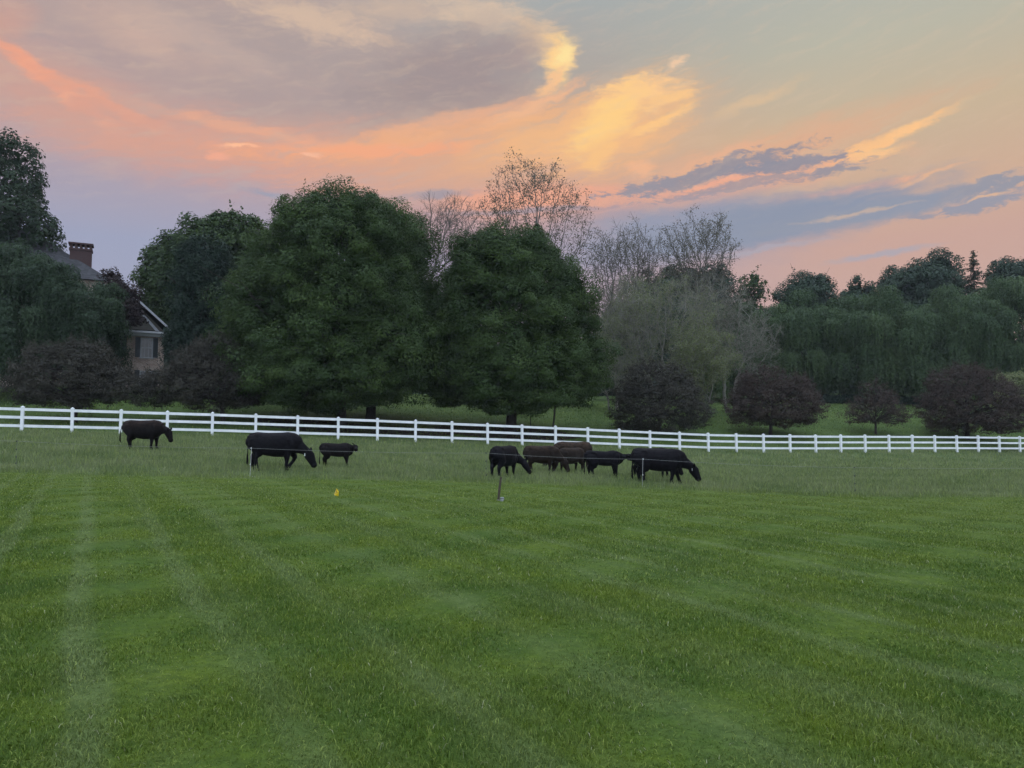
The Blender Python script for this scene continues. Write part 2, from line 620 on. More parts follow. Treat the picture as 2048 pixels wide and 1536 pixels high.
def broad_foliage(lobes, rs, zmin, rc=.95, per=95, leaf=.20, fill=1.0, spacing=None, gap=0.0, flat=.72, aspect=.75, sprig=.45):
    C, N = clusters_on(lobes, spacing or rc * 1.0, rs, zmin, jit=(.74, 1.03))
    if gap:
        k = rs.rand(len(C)) > gap
        C, N = C[k], N[k]
    Vs, Ts = [], []
    m = len(C)
    tc = rs.rand(m)
    rr = rc * (.6 + .75 * rs.rand(m))
    idx = np.repeat(np.arange(m), per)
    d = unit(rs.normal(size=(len(idx), 3)) + N[idx] * .75 + np.array([0, 0, .35]))
    rad = rr[idx] * (.55 + .5 * rs.rand(len(idx)))
    pos = C[idx] + d * rad[:, None] * np.array([1, 1, flat])
    h = np.sqrt((d[:, 0] ** 2 + d[:, 1] ** 2))
    pos[:, 2] -= .28 * rr[idx] * h ** 2                       # the pads droop at their rims
    pos = pos[pos[:, 2] > zmin - .3] if False else pos
    nn = unit(d * 1.0 + rs.normal(size=d.shape) * .30 + np.array([0, 0, .40]))
    sz = leaf * (.6 + .8 * rs.rand(len(idx)))
    Vs.append(leaf_quads(pos, nn, sz, sz * aspect, rs))
    Ts.append(np.clip(.20 + .52 * tc[idx] + .16 * rs.rand(len(idx)), 0, 1))
    # loose sprigs breaking the outline
    ns = int(m * sprig)
    if ns:
        si = rs.randint(0, m, ns)
        q = 14
        dd = unit(N[si] + rs.normal(size=(ns, 3)) * .45 + np.array([0, 0, .35]))
        Ls = rc * (.45 + .75 * rs.rand(ns))
        k = np.tile(np.arange(q) / (q - 1), ns)
        ii = np.repeat(np.arange(ns), q)
        p = C[si][ii] + dd[ii] * (Ls[ii] * (.3 + .9 * k))[:, None] + rs.normal(size=(ns * q, 3)) * (leaf * (.75 - .4 * k))[:, None]
        sz = leaf * (.55 + .6 * rs.rand(len(p)))
        Vs.append(leaf_quads(p, unit(rs.normal(size=p.shape) + np.array([0, 0, .6])), sz, sz * aspect, rs))
        Ts.append(np.clip(.35 + .4 * tc[si][ii] + .25 * rs.rand(len(p)), 0, 1))
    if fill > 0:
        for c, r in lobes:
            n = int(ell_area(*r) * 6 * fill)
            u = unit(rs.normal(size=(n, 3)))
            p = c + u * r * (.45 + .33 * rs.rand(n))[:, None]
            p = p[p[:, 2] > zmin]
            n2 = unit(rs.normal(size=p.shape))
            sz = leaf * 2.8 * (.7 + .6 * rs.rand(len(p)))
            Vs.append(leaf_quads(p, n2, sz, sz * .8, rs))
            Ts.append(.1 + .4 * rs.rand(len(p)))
    return np.concatenate(Vs), np.concatenate(Ts), C


def weep_foliage(lobes, rs, zmin, rc=1.3, strands=26, length=2.6, leaf=.34, fill=1.0, spacing=None):
    """mounded fans of foliage: arching boughs whose tips hang as short curtains"""
    C, N = clusters_on(lobes, spacing or rc * 1.20, rs, zmin, upper=-.50, jit=(.62, 1.10))
    m = len(C)
    Vs, Ts = [], []
    tc = rs.rand(m)
    idx = np.repeat(np.arange(m), strands)
    rr = (rc * (.6 + .7 * rs.rand(m)))[idx]
    a = rs.rand(len(idx)) * 2 * math.pi
    o = np.stack([np.cos(a), np.sin(a), np.zeros(len(idx))], 1)
    out = unit(o + N[idx] * np.array([1, 1, 0]) * 1.0 + 1e-6)
    Ls = length * (.18 + .82 * rs.rand(len(idx))) * (.6 + .8 * rs.rand(m))[idx]
    nl = 11
    k = np.arange(nl) / (nl - 1)
    arch = np.minimum(k / .45, 1.0)
    fall = np.maximum(k - .30, 0) / .70
    R_ = rr * np.sqrt(.04 + .96 * rs.rand(len(idx)))
    pos = np.repeat((C[idx] + N[idx] * .2)[:, None, :], nl, 1)
    pos += out[:, None, :] * (R_[:, None] * np.sin(arch * math.pi / 2)[None])[:, :, None]
    pos[:, :, 2] += ((rr ** 2 - R_ ** 2 * .97) ** .5 * .95 + rs.normal(size=len(rr)) * .12 * rr)[:, None] * np.minimum(1, .55 + k)[None] + R_[:, None] * .28 * np.sin(np.minimum(k / .55, 1) * math.pi)[None] - Ls[:, None] * (fall ** 1.2)[None]
    pos = pos.reshape(-1, 3)
    pos += rs.normal(size=pos.shape) * .055
    ii = np.repeat(np.arange(len(idx)), nl)
    kk = np.tile(k, len(idx))
    ok = pos[:, 2] > zmin
    pos, ii, kk = pos[ok], ii[ok], kk[ok]
    nn = unit(out[ii] * .9 + rs.normal(size=pos.shape) * .5 + np.array([0, 0, 1.1]) * (1 - kk)[:, None])
    T = np.array([0, 0, -1.6]) * kk[:, None] + rs.normal(size=pos.shape) * .30 + out[ii] * ((1 - kk) * 1.2)[:, None]
    sz = leaf * (.6 + .8 * rs.rand(len(pos)))
    Vs.append(leaf_quads(pos, nn, sz, sz * .36, rs, T))
    ts = rs.rand(len(idx))
    Ts.append(np.clip(.04 + .40 * tc[idx][ii] + .42 * ts[ii] + .14 * rs.rand(len(pos)), 0, 1))
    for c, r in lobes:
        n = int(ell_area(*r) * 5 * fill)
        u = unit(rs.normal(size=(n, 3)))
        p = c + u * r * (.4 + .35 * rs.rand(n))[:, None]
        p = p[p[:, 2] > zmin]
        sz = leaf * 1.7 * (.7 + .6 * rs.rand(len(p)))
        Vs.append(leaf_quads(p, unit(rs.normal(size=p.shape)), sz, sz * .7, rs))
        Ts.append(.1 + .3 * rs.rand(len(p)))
    return np.concatenate(Vs), np.concatenate(Ts), C


def quads(V):
    return np.arange(len(V)).reshape(-1, 4)


class Tubes:
    """many tapered branch segments as one vectorised mesh"""

    def __init__(s):
        s.a, s.b, s.ra, s.rb = [], [], [], []

    def seg(s, a, b, ra, rb):
        s.a.append(a); s.b.append(b); s.ra.append(ra); s.rb.append(rb)

    def path(s, pts, r0, r1):
        n = len(pts) - 1
        for i in range(n):
            s.seg(pts[i], pts[i + 1], r0 + (r1 - r0) * i / n, r0 + (r1 - r0) * (i + 1) / n)

    def mesh(s, k=6):
        A, B = np.array(s.a, float), np.array(s.b, float)
        ra, rb = np.array(s.ra)[:, None, None], np.array(s.rb)[:, None, None]
        t = unit(B - A)
        ref = np.where(np.abs(t[:, 2:3]) > .9, np.array([[1., 0, 0]]), np.array([[0, 0, 1.]]))
        u = unit(np.cross(t, ref))
        w = np.cross(t, u)
        an = np.arange(k) * 2 * math.pi / k
        ring = u[:, None] * np.cos(an)[None, :, None] + w[:, None] * np.sin(an)[None, :, None]
        B2 = B + t * (rb[:, :, 0] * .3)
        V = np.concatenate([A[:, None] + ring * ra, B2[:, None] + ring * rb], 1)
        m = len(A)
        base = (np.arange(m) * 2 * k)[:, None, None]
        j = np.arange(k)
        f = np.stack([j, (j + 1) % k, (j + 1) % k + k, j + k], 1)[None] + base
        return V.reshape(-1, 3), f.reshape(-1, 4)


def limb_path(a, b, rs, n=6, sag=.12, wob=.06):
    a, b = np.asarray(a, float), np.asarray(b, float)
    L = np.linalg.norm(b - a)
    t = np.linspace(0, 1, n + 1)[:, None]
    p = a + (b - a) * t
    p[:, 2] += np.sin(t[:, 0] * math.pi) * L * sag
    p[1:-1] += rs.normal(size=(n - 1, 3)) * L * wob
    return p


def trunk_tubes(base, lobes, C, rs, r0, nlimb=26, fork=.28, trunks=None):
    tb = Tubes()
    base = np.asarray(base, float)
    cm = np.mean([c for c, r in lobes], 0)
    top = max(c[2] + r[2] * .5 for c, r in lobes)
    for bs in (trunks or [base]):
        bs = np.asarray(bs, float)
        f = bs + np.array([(cm[0] - bs[0]) * .12, (cm[1] - bs[1]) * .12, (top - bs[2]) * fork])
        tb.seg(bs - np.array([0, 0, .4]), bs + np.array([0, 0, .35]), r0 * 1.45, r0 * 1.02)
        tb.path(limb_path(bs + np.array([0, 0, .35]), f, rs, 4, 0, .012), r0 * 1.02, r0 * .8)
        tpt = np.array([f[0] + (cm[0] - f[0]) * .6, f[1] + (cm[1] - f[1]) * .6, top])
        lead = limb_path(f, tpt, rs, 8, 0, .03)
        tb.path(lead, r0 * .8, r0 * .12)
        pick = rs.permutation(len(C))[:nlimb]
        for i in pick:
            e = C[i]
            k = int(np.clip((e[2] - f[2]) / max(top - f[2], .1) * 6 + rs.uniform(-2, 0), 0, 6))
            pth = limb_path(lead[k], e, rs, 6, .06, .035)
            tb.path(pth, r0 * (.34 - .03 * k), .03)
            for q in range(4):
                j = rs.randint(2, 6)
                e2 = pth[j] + rs.normal(size=3) * np.linalg.norm(e - lead[k]) * .16 + np.array([0, 0, .3])
                tb.path(limb_path(pth[j], e2, rs, 3, .05, .05), r0 * .09, .015)
    return tb


def tree(name, label, cat, group, px, Y, lobes, style, mat, seed, bark='bark', r0=.3, trunks_px=None, skirt=0.0, base_row=None, nlimb=26, **kw):
    rs = np.random.RandomState(seed)
    L = lobes_world(lobes, Y, kw.get('rc', .95) * (.62 if style == 'broad' else .35))
    x = (px - 1024) / F * Y
    z = gz(x, Y)
    zmin = z + skirt
    if style == 'broad':
        V, T, C = broad_foliage(L, rs, zmin, **kw)
    else:
        V, T, C = weep_foliage(L, rs, zmin, **kw)
    root = thing(name, label, cat, (x, Y, z), group)
    off = np.array([x, Y, z])
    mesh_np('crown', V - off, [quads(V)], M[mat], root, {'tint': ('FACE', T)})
    tr = None
    if trunks_px:
        tr = [np.array([(q - 1024) / F * Y, Y + d, gz((q - 1024) / F * Y, Y + d)]) for q, d in trunks_px]
    tb = trunk_tubes((x, Y, z), L, C, rs, r0, nlimb, trunks=tr)
    v, f = tb.mesh(7)
    mesh_np('trunk', v - off, [f], M[bark], root, smooth=True)
    return root


def bare_tree(name, label, cat, group, px, Y, lobes, seed, leafmat='bud', stems=1, leaves=1.0, r0=.25, leaf=.16, natt=900, step=.55,
              trop=.22, crown0=.35, twig=.013, ntw=3, tl=.8, lean=0.0, bark='twig'):
    """half bare tree: limbs grow toward points spread through the crown (space colonisation)"""
    rs = np.random.RandomState(seed)
    x = (px - 1024) / F * Y
    z = gz(x, Y)
    off = np.array([x, Y, z])
    L = lobes_world(lobes, Y)
    vol = np.array([np.prod(r) for c, r in L])
    A = []
    for i in rs.choice(len(L), natt, p=vol / vol.sum()):
        c, r = L[i]
        A.append(c + unit(rs.normal(size=3)) * r * rs.rand() ** .40)
    A = np.array(A)
    nk = max(30, natt // 16)
    A = np.concatenate([A[::3], A[rs.randint(0, nk, natt * 2 // 3)] + rs.normal(size=(natt * 2 // 3, 3)) * np.array([.55, .55, .8])])
    A = A[A[:, 2] > z + .8]
    zlo = A[:, 2].min()
    nodes, par = [], []
    cm = A.mean(0)
    for q in range(stems):
        aa = q * 2.2 + rs.rand()
        b = off + (np.array([.45 * math.cos(aa), .45 * math.sin(aa), 0]) if stems > 1 else 0)
        hh = max((cm[2] - z) * crown0 * rs.uniform(.8, 1.2), 1.0)
        sp = .16 if stems > 1 else 0
        tip = b + np.array([lean * hh + sp * hh * math.cos(aa), sp * hh * math.sin(aa), hh])
        n = max(int(hh / step), 3)
        pth = limb_path(b - np.array([0, 0, .3]), tip, rs, n, 0, .012)
        for k, p in enumerate(pth):
            par.append(len(nodes) - 1 if k else -1)
            nodes.append(p)
    near = np.full(len(A), -1)
    nd = np.full(len(A), 1e9)

    def upd(i0):
        new = np.array(nodes[i0:])
        d = np.linalg.norm(A[:, None] - new[None], axis=2)
        k = d.argmin(1)
        dd = d[np.arange(len(A)), k]
        b = dd < nd
        nd[b] = dd[b]
        near[b] = k[b] + i0

    upd(0)
    di, dk = 60.0, step * 1.1
    for it in range(130):
        if not len(A):
            break
        acc = {}
        dirs = unit(A - np.array(nodes)[near])
        order = np.argsort(near)
        un, st_ = np.unique(near[order], return_index=True)
        sums = np.add.reduceat(dirs[order], st_, axis=0)
        i0 = len(nodes)
        for u, sv in zip(un, sums):
            v = unit(sv / (np.linalg.norm(sv) + 1e-6) + np.array([0, 0, trop]) + rs.normal(size=3) * .22)
            par.append(int(u))
            nodes.append(nodes[u] + v * step)
        upd(i0)
        k = nd > dk
        A, near, nd = A[k], near[k], nd[k]
        if len(nodes) > 9000:
            break
    nodes = np.array(nodes)
    par = np.array(par)
    n = len(nodes)
    rad = np.zeros(n)
    cnt = np.zeros(n)
    pw = 2.25
    for i in range(n - 1, -1, -1):
        if cnt[i] == 0:
            rad[i] = twig ** pw
            cnt[i] = 1
        if par[i] >= 0:
            rad[par[i]] += rad[i]
            cnt[par[i]] += cnt[i]
    rad = rad ** (1 / pw)
    rad *= np.minimum(1, r0 / max(rad.max(), 1e-6)) if rad.max() > r0 else 1 + (r0 / rad.max() - 1) * (rad / rad.max())
    tb = Tubes()
    for i in range(n):
        if par[i] >= 0:
            tb.seg(nodes[par[i]], nodes[i], min(rad[par[i]], rad[i] * 1.6), rad[i])
    small = np.where(cnt <= 5)[0]
    tips = []
    for i in small:
        if par[i] < 0:
            continue
        d = unit(nodes[i] - nodes[par[i]])
        for q in range(ntw):
            v = unit(d + rs.normal(size=3) * .55 + np.array([0, 0, trop * .8]))
            e = nodes[i] + v * tl * rs.uniform(.4, 1.1)
            tb.seg(nodes[i], e, twig * .9, twig * .5)
            tips.append(nodes[i] + (e - nodes[i]) * rs.uniform(.5, 1.0))
    root = thing(name, label, cat, off, group)
    v, f = tb.mesh(4)
    mesh_np('trunk', v - off, [f], M[bark], root, smooth=True)
    tips = np.array(tips)
    lim = .5 + .5 * np.sin(tips[:, 0] * .8 + seed) * np.sin(tips[:, 2] * .9 + 2 * seed)
    idx = np.repeat(np.arange(len(tips)), 9)
    idx = idx[rs.rand(len(idx)) < leaves * .22 * (.25 + 1.1 * lim[idx])]
    p = tips[idx] + rs.normal(size=(len(idx), 3)) * leaf * .8
    sz = .68 * leaf * (.6 + .8 * rs.rand(len(p)))
    V = leaf_quads(p, unit(rs.normal(size=p.shape) + np.array([0, 0, .5])), sz, sz * .7, rs)
    mesh_np('crown', V - off, [quads(V)], M[leafmat], root, {'tint': ('FACE', rs.rand(len(p)))})
    return root


def spruce(name, label, cat, group, px, Y, top_row, halfw_px, seed, mat='pine'):
    rs = np.random.RandomState(seed)
    x = (px - 1024) / F * Y
    z = gz(x, Y)
    H = P(px, top_row, Y)[2] - z
    HW = halfw_px * Y / F
    root = thing(name, label, cat, (x, Y, z), group)
    tb = Tubes()
    tb.path([np.array([0, 0, -.3]), np.array([0, 0, H * .5]), np.array([0, 0, H])], .32, .03)
    Vs, Ts = [], []
    lv = np.arange(H * .12, H, .62)
    for zz in lv:
        rad = HW * (1 - zz / H) ** .85 + .12
        nb = max(5, int(7 + rad))
        for b in range(nb):
            a = rs.rand() * 6.28
            L = rad * rs.uniform(.65, 1.12)
            t = np.linspace(0, 1, 6)
            pth = np.stack([np.cos(a) * L * t, np.sin(a) * L * t, zz - .32 * L * t + .22 * L * t ** 3 + rs.uniform(-.2, .2)], 1)
            tb.path(pth, .05, .012)
            m = int(12 + L * 16)
            q = rs.rand(m) ** .7
            p = np.stack([np.interp(q, t, pth[:, i]) for i in range(3)], 1)
            p += rs.normal(size=p.shape) * np.array([.17, .17, .09]) * (1.1 - .5 * q)[:, None]
            p[:, 2] -= .10
            d = np.array([np.cos(a), np.sin(a), -.2])
            sz = .34 * (.6 + .8 * rs.rand(m))
            Vs.append(leaf_quads(p, unit(rs.normal(size=p.shape) * .5 + np.array([0, 0, 1.0])), sz, sz * .35, rs, d + rs.normal(size=p.shape) * .5))
            Ts.append(np.full(m, rs.rand()) * .5 + rs.rand(m) * .5)
    V, T = np.concatenate(Vs), np.concatenate(Ts)
    mesh_np('crown', V, [quads(V)], M[mat], root, {'tint': ('FACE', T)})
    v, f = tb.mesh(5)
    mesh_np('trunk', v, [f], M['bark'], root, smooth=True)


def make_trees():
    g = 'big green maples behind the white fence'
    # maple with two trunks, largest crown
    tree('maple_tree', 'largest round green maple with the tallest leafy crown, left of centre', 'maple', g, 690, 55,
         [(660, 640, 210, 165), (680, 510, 170, 135), (690, 448, 125, 82, .5), (552, 660, 122, 140, -.5), (775, 695, 115, 122, -1.5), (650, 745, 205, 80, -1), (606, 515, 108, 102, -1), (515, 730, 80, 80, -.5)],
         'broad', 'maple', 1, r0=.42, trunks_px=[(683, 0)], skirt=1.05, rc=1.05, per=340, leaf=.13, spacing=1.15, fill=3, sprig=.18)
    tree('maple_tree', 'green maple half hidden behind the largest maple, showing at its upper right', 'maple', g, 742, 59,
         [(798, 515, 96, 116, 2), (765, 640, 130, 160, 2), (845, 650, 72, 125, 1)],
         'broad', 'maple', 2, r0=.40, skirt=1.2, rc=1.05, per=280, leaf=.13, spacing=1.15, fill=3, sprig=.18)
    tree('maple_tree', 'dense green maple with a single trunk, right of the largest maple', 'maple', g, 1022, 58,
         [(1010, 650, 160, 155), (1000, 540, 122, 94), (1132, 615, 76, 112, .5), (1152, 720, 82, 96, -.5), (920, 680, 88, 140, 0), (1035, 745, 172, 88, -1), (1060, 500, 58, 52), (900, 730, 70, 90, -1), (950, 540, 78, 76), (1085, 545, 66, 72), (1130, 590, 66, 70), (1010, 520, 116, 80)],
         'broad', 'maple', 3, r0=.42, skirt=1.0, rc=1.05, per=340, leaf=.13, spacing=1.15, fill=3, sprig=.18)
    # slim understorey stems below the right maple
    for i, (px, lab) in enumerate([(1106, 'thin young tree stem standing under the right side of the single trunk maple'),
                                   (1061, 'thinnest bare stem standing right beside the single maple trunk')]):
        x = (px - 1024) / F * 57
        rt = thing('sapling', lab, 'sapling', (x, 57, gz(x, 57)), 'saplings under the maple')
        tb = Tubes()
        rs = np.random.RandomState(40 + i)
        rr = .09 if i == 0 else .04
        tb.path(limb_path((0, 0, -.2), (.1, 0, 4.2), rs, 6, 0, .01), rr, rr * .6)
        for q in range(5):
            tb.path(limb_path((.05, 0, 1.8 + q * .4), (rs.uniform(-1, 1), rs.uniform(-1, 1), 3 + q * .4), rs, 3), .03, .012)
        v, f = tb.mesh(6)
        mesh_np('stem', v, [f], M['bark'], rt, smooth=True)
        n = 500
        p = rs.normal(size=(n, 3)) * np.array([.7, .7, .7]) + np.array([.1, 0, 3.6])
        V = leaf_quads(p, unit(rs.normal(size=p.shape) + np.array([0, 0, .6])), .18, .13, rs)
        mesh_np('crown', V, [quads(V)], M['maple'], rt, {'tint': ('FACE', rs.rand(n))})
    # left side
    tree('tall_tree', 'tall open crowned tree cut off by the left edge of the picture', 'tree', None, -70, 74,
         [(-40, 360, 115, 118), (18, 342, 62, 95, 0), (30, 440, 80, 72, -1), (78, 468, 48, 52, -1), (-60, 480, 140, 90), (-30, 560, 140, 100), (12, 510, 82, 60), (40, 530, 62, 50, -6)],
         'broad', 'oak', 4, r0=.5, skirt=2.5, rc=.95, per=62, leaf=.27, fill=.08, gap=.40, nlimb=80)
    tree('weeping_willow', 'weeping willow with hanging green fronds in front of the house at the left edge', 'willow', None, 60, 60,
         [(55, 610, 105, 92), (148, 628, 72, 74, 0), (-40, 600, 95, 95), (192, 660, 42, 62, -1), (60, 705, 140, 76), (5, 570, 72, 56), (100, 588, 44, 42)],
         'weep', 'willow', 5, r0=.38, skirt=.3, rc=1.05, strands=80, length=2.7, leaf=.21, spacing=1.25)
    tree('broadleaf_tree', 'broad green tree with gaps at its edge, behind the dark columnar conifer', 'tree', None, 420, 74,
         [(420, 570, 130, 135), (450, 500, 88, 84), (340, 590, 72, 108), (490, 520, 72, 95), (362, 518, 58, 58), (316, 640, 50, 80)],
         'broad', 'maple_far', 6, r0=.45, skirt=1.5, rc=1.1, per=75, leaf=.30, gap=.07)
    # dark columnar conifer
    tree('columnar_conifer', 'very dark dense columnar conifer left of the largest maple', 'conifer', None, 405, 62,
         [(405, 600, 72, 132), (408, 540, 56, 74), (405, 690, 76, 105)], 'broad', 'conifer', 7, r0=.3, skirt=.2, rc=.55, per=55, leaf=.20, flat=1.2, aspect=.4)
    tree('copper_tree', 'dark copper leaved ornamental tree partly covering the house gable', 'tree', None, 232, 62.5,
         [(250, 622, 40, 34), (236, 606, 42, 48), (222, 572, 30, 38), (258, 590, 24, 28), (212, 632, 30, 26), (248, 628, 30, 20)], 'broad', 'red_shrub', 8, r0=.10, skirt=.5, rc=.55, per=36, leaf=.20, fill=.5, gap=.18, nlimb=40)
    # row of purple-leaved crab apples
    g = 'purple leaved crab apples behind the white fence'
    pk = dict(rc=.5, per=52, leaf=.115, fill=.35, flat=.55, aspect=.6, nlimb=60, sprig=1.6, gap=.10)
    tree('crabapple_tree', 'wide dark purple crab apple below the weeping willow at the far left', 'crab apple', g, 150, 49,
         [(135, 758, 106, 68), (165, 716, 66, 44), (262, 775, 40, 40), (70, 775, 56, 36), (226, 768, 56, 44), (100, 715, 48, 36), (180, 740, 60, 44)], 'broad', 'purple_green', 21, r0=.16, skirt=.6, **pk)
    tree('crabapple_tree', 'dark purple crab apple under the columnar conifer, left of the largest maple', 'crab apple', g, 447, 51,
         [(415, 762, 98, 66), (432, 708, 56, 48), (312, 778, 40, 42), (342, 768, 58, 44), (480, 775, 56, 46), (390, 725, 52, 42)], 'broad', 'purple_green', 22, r0=.15, skirt=.7, **pk)
    tree('crabapple_tree', 'dark purple crab apple just right of the single trunk maple', 'crab apple', g, 1318, 61,
         [(1318, 808, 92, 62), (1305, 762, 66, 48), (1262, 822, 46, 44), (1382, 820, 46, 44), (1345, 775, 52, 40)], 'broad', 'purple_green', 23, r0=.17, skirt=.35, **pk)
    tree('crabapple_tree', 'round purple crab apple with a clear short trunk, second from the right', 'crab apple', g, 1540, 64,
         [(1548, 804, 92, 52), (1535, 770, 62, 42), (1490, 820, 46, 34), (1610, 815, 44, 38), (1588, 778, 44, 34)], 'broad', 'purple', 24, r0=.15, skirt=.75, **pk)
    pk2 = dict(pk); pk2.update(per=40, gap=.32, fill=.15)
    tree('crabapple_tree', 'smallest purple crab apple with thin open branches and slender trunk', 'crab apple', g, 1750, 67,
         [(1752, 815, 54, 34), (1744, 785, 32, 28), (1706, 834, 30, 18), (1798, 830, 32, 22), (1775, 797, 28, 22)], 'broad', 'purple', 25, r0=.10, skirt=.9, **pk2)
    tree('crabapple_tree', 'largest reddish purple crab apple near the right edge of the picture', 'crab apple', g, 1932, 68,
         [(1945, 808, 98, 60), (1922, 768, 66, 44), (1885, 822, 48, 44), (2010, 834, 48, 40), (1962, 772, 54, 38)], 'broad', 'purple', 26, r0=.2, skirt=.35, **pk)
    # half-bare late leafing trees
    g = 'half bare trees just coming into leaf'
    bare_tree('sycamore_tree', 'tallest half bare sycamore fanning out above the maples against the orange sky', 'sycamore', g, 1068, 86,
              [(1050, 400, 74, 82), (1000, 430, 50, 85), (1105, 420, 57, 88), (1155, 460, 46, 85), (1060, 500, 90, 80), (1130, 530, 60, 50)], 31,
              stems=3, leaves=2.3, r0=.30, leaf=.26, natt=2000, crown0=.42, trop=.45, step=.55, ntw=2, tl=.9, twig=.012, bark='dark_twig')
    bare_tree('sycamore_tree', 'bare twiggy tree top peeping out between the two big maples', 'tree', g, 898, 92,
              [(900, 470, 60, 68), (868, 450, 36, 48), (930, 460, 32, 54)], 32, stems=2, leaves=.2, r0=.2, natt=1500, crown0=.6, trop=.5, step=.5, ntw=4, tl=1.0, bark='dark_twig')
    bare_tree('sycamore_tree', 'half bare tree with dark fine twigs just right of the single trunk maple', 'tree', g, 1248, 84,
              [(1250, 545, 68, 88), (1215, 560, 36, 74), (1295, 540, 34, 76)], 33, stems=2, leaves=1.2, r0=.26, leaf=.19, natt=2200, crown0=.42, trop=.4, step=.5, ntw=4, tl=.9, bark='dark_twig')
    bare_tree('sycamore_tree', 'half bare tree leaning right with pale branches and a feathery top', 'sycamore', g, 1372, 82,
              [(1395, 510, 72, 72), (1440, 480, 36, 52), (1345, 490, 32, 47), (1400, 560, 60, 60)], 34, stems=2, leaves=1.7, r0=.26, leaf=.21, natt=2200, crown0=.5, trop=.4, step=.5, ntw=3, lean=.05, bark='dark_twig')
    g = 'grey green twiggy trees right of the maples'
    bare_tree('twiggy_tree', 'broad grey green twiggy tree behind the crab apple right of the single trunk maple', 'tree', g, 1320, 75,
              [(1310, 660, 112, 108), (1370, 650, 62, 95), (1260, 690, 60, 90)], 35, 'spring', stems=3, leaves=2.6, r0=.17, leaf=.14, natt=2800, crown0=.2, trop=.3, step=.45, ntw=5)
    bare_tree('twiggy_tree', 'pale spring green small tree with fresh leaves beside the twiggy tree', 'tree', g, 1405, 70,
              [(1405, 725, 48, 58), (1432, 715, 26, 34), (1385, 775, 44, 34), (1420, 680, 26, 30)], 36, 'spring', stems=2, leaves=8, r0=.10, leaf=.16, natt=1100, crown0=.15, trop=.1, step=.4, ntw=6, tl=.6)
    bare_tree('twiggy_tree', 'grey bare branched tree spreading right toward the weeping trees', 'tree', g, 1462, 78,
              [(1455, 670, 80, 80), (1510, 690, 50, 45), (1430, 620, 50, 60)], 37, 'bud', stems=2, leaves=1.6, r0=.17, leaf=.13, natt=2200, crown0=.25, trop=.0, step=.45, ntw=5)
    bare_tree('twiggy_tree', 'dark grey twiggy tree filling the gap beside the right side of the maple', 'tree', g, 1228, 79,
              [(1225, 680, 50, 115), (1250, 640, 40, 75)], 38, 'bud', stems=2, leaves=2.4, r0=.15, leaf=.14, natt=1900, crown0=.2, trop=.3, step=.45, ntw=5)
    # wood on the right
    g = 'weeping trees of the wood on the right'
    wk = dict(rc=2.0, strands=150, length=3.6, leaf=.30, fill=.8)
    tree('weeping_beech', 'weeping tree with hanging boughs at the left end of the wood', 'weeping tree', g, 1500, 103,
         [(1505, 690, 75, 70), (1480, 740, 70, 60), (1440, 770, 60, 45)], 'weep', 'beech', 51, skirt=.2, **wk)
    tree('weeping_beech', 'broad weeping tree with cascading boughs behind the round crab apple', 'weeping tree', g, 1620, 101,
         [(1610, 680, 85, 75), (1660, 720, 80, 70), (1570, 740, 70, 60)], 'weep', 'beech', 52, skirt=.2, **wk)
    tree('weeping_beech', 'largest weeping tree with layered curtains above the smallest crab apple', 'weeping tree', g, 1770, 100,
         [(1760, 680, 95, 75), (1830, 710, 85, 75), (1720, 740, 80, 60), (1800, 760, 90, 45)], 'weep', 'beech', 53, skirt=.2, **wk)
    tree('weeping_beech', 'weeping tree above the reddish crab apple near the right edge', 'weeping tree', g, 1920, 100,
         [(1910, 670, 85, 75), (1960, 720, 80, 75), (1890, 750, 70, 50)], 'weep', 'beech', 54, skirt=.2, **wk)
    tree('weeping_beech', 'weeping tree cut off by the right edge of the picture', 'weeping tree', g, 2060, 99,
         [(2050, 660, 75, 85), (2080, 720, 80, 80), (2030, 760, 60, 50)], 'weep', 'beech', 55, skirt=.2, **wk)
    g = 'tree tops on the skyline of the wood'
    sk = dict(rc=1.45, per=95, leaf=.33, fill=.8, sprig=.15)
    tree('skyline_tree', 'rounded tree top on the skyline above the round crab apple', 'tree', g, 1612, 118,
         [(1610, 590, 62, 50), (1590, 620, 55, 50), (1660, 620, 40, 40), (1625, 570, 38, 32)], 'broad', 'pine', 61, skirt=2, **sk)
    tree('skyline_tree', 'mid green rounded tree below the skyline, left of the tall dark skyline tree', 'tree', g, 1690, 112,
         [(1690, 640, 62, 55), (1650, 660, 50, 50), (1740, 640, 50, 50)], 'broad', 'beech', 62, skirt=2, **sk)
    tree('skyline_tree', 'tallest dark rounded tree on the right skyline', 'tree', g, 1850, 120,
         [(1850, 570, 72, 55), (1875, 540, 48, 42), (1800, 580, 48, 55), (1905, 590, 34, 50), (1840, 630, 95, 40)], 'broad', 'pine', 63, skirt=2, gap=.08, **sk)
    tree('skyline_tree', 'dark flat topped pine at the right edge of the skyline', 'pine', g, 2020, 120,
         [(2015, 545, 42, 34), (2000, 570, 40, 34), (2050, 560, 45, 55), (2010, 600, 60, 30)], 'broad', 'pine', 64, skirt=2, gap=.1, **sk)
    tree('skyline_tree', 'small open crowned tree on the skyline left of the wood', 'tree', g, 1505, 116,
         [(1503, 560, 30, 24), (1490, 582, 26, 20), (1522, 588, 24, 20), (1505, 620, 40, 30)], 'broad', 'maple_far', 65, skirt=2, gap=.3, rc=1.2, per=36, leaf=.36, fill=.1, nlimb=40, sprig=.2)
    tree('skyline_tree', 'dark tree mass behind the half bare leaning tree', 'tree', g, 1390, 112,
         [(1360, 570, 60, 45), (1420, 570, 55, 48), (1300, 590, 55, 50), (1390, 640, 110, 60)], 'broad', 'pine', 66, skirt=2, **sk)
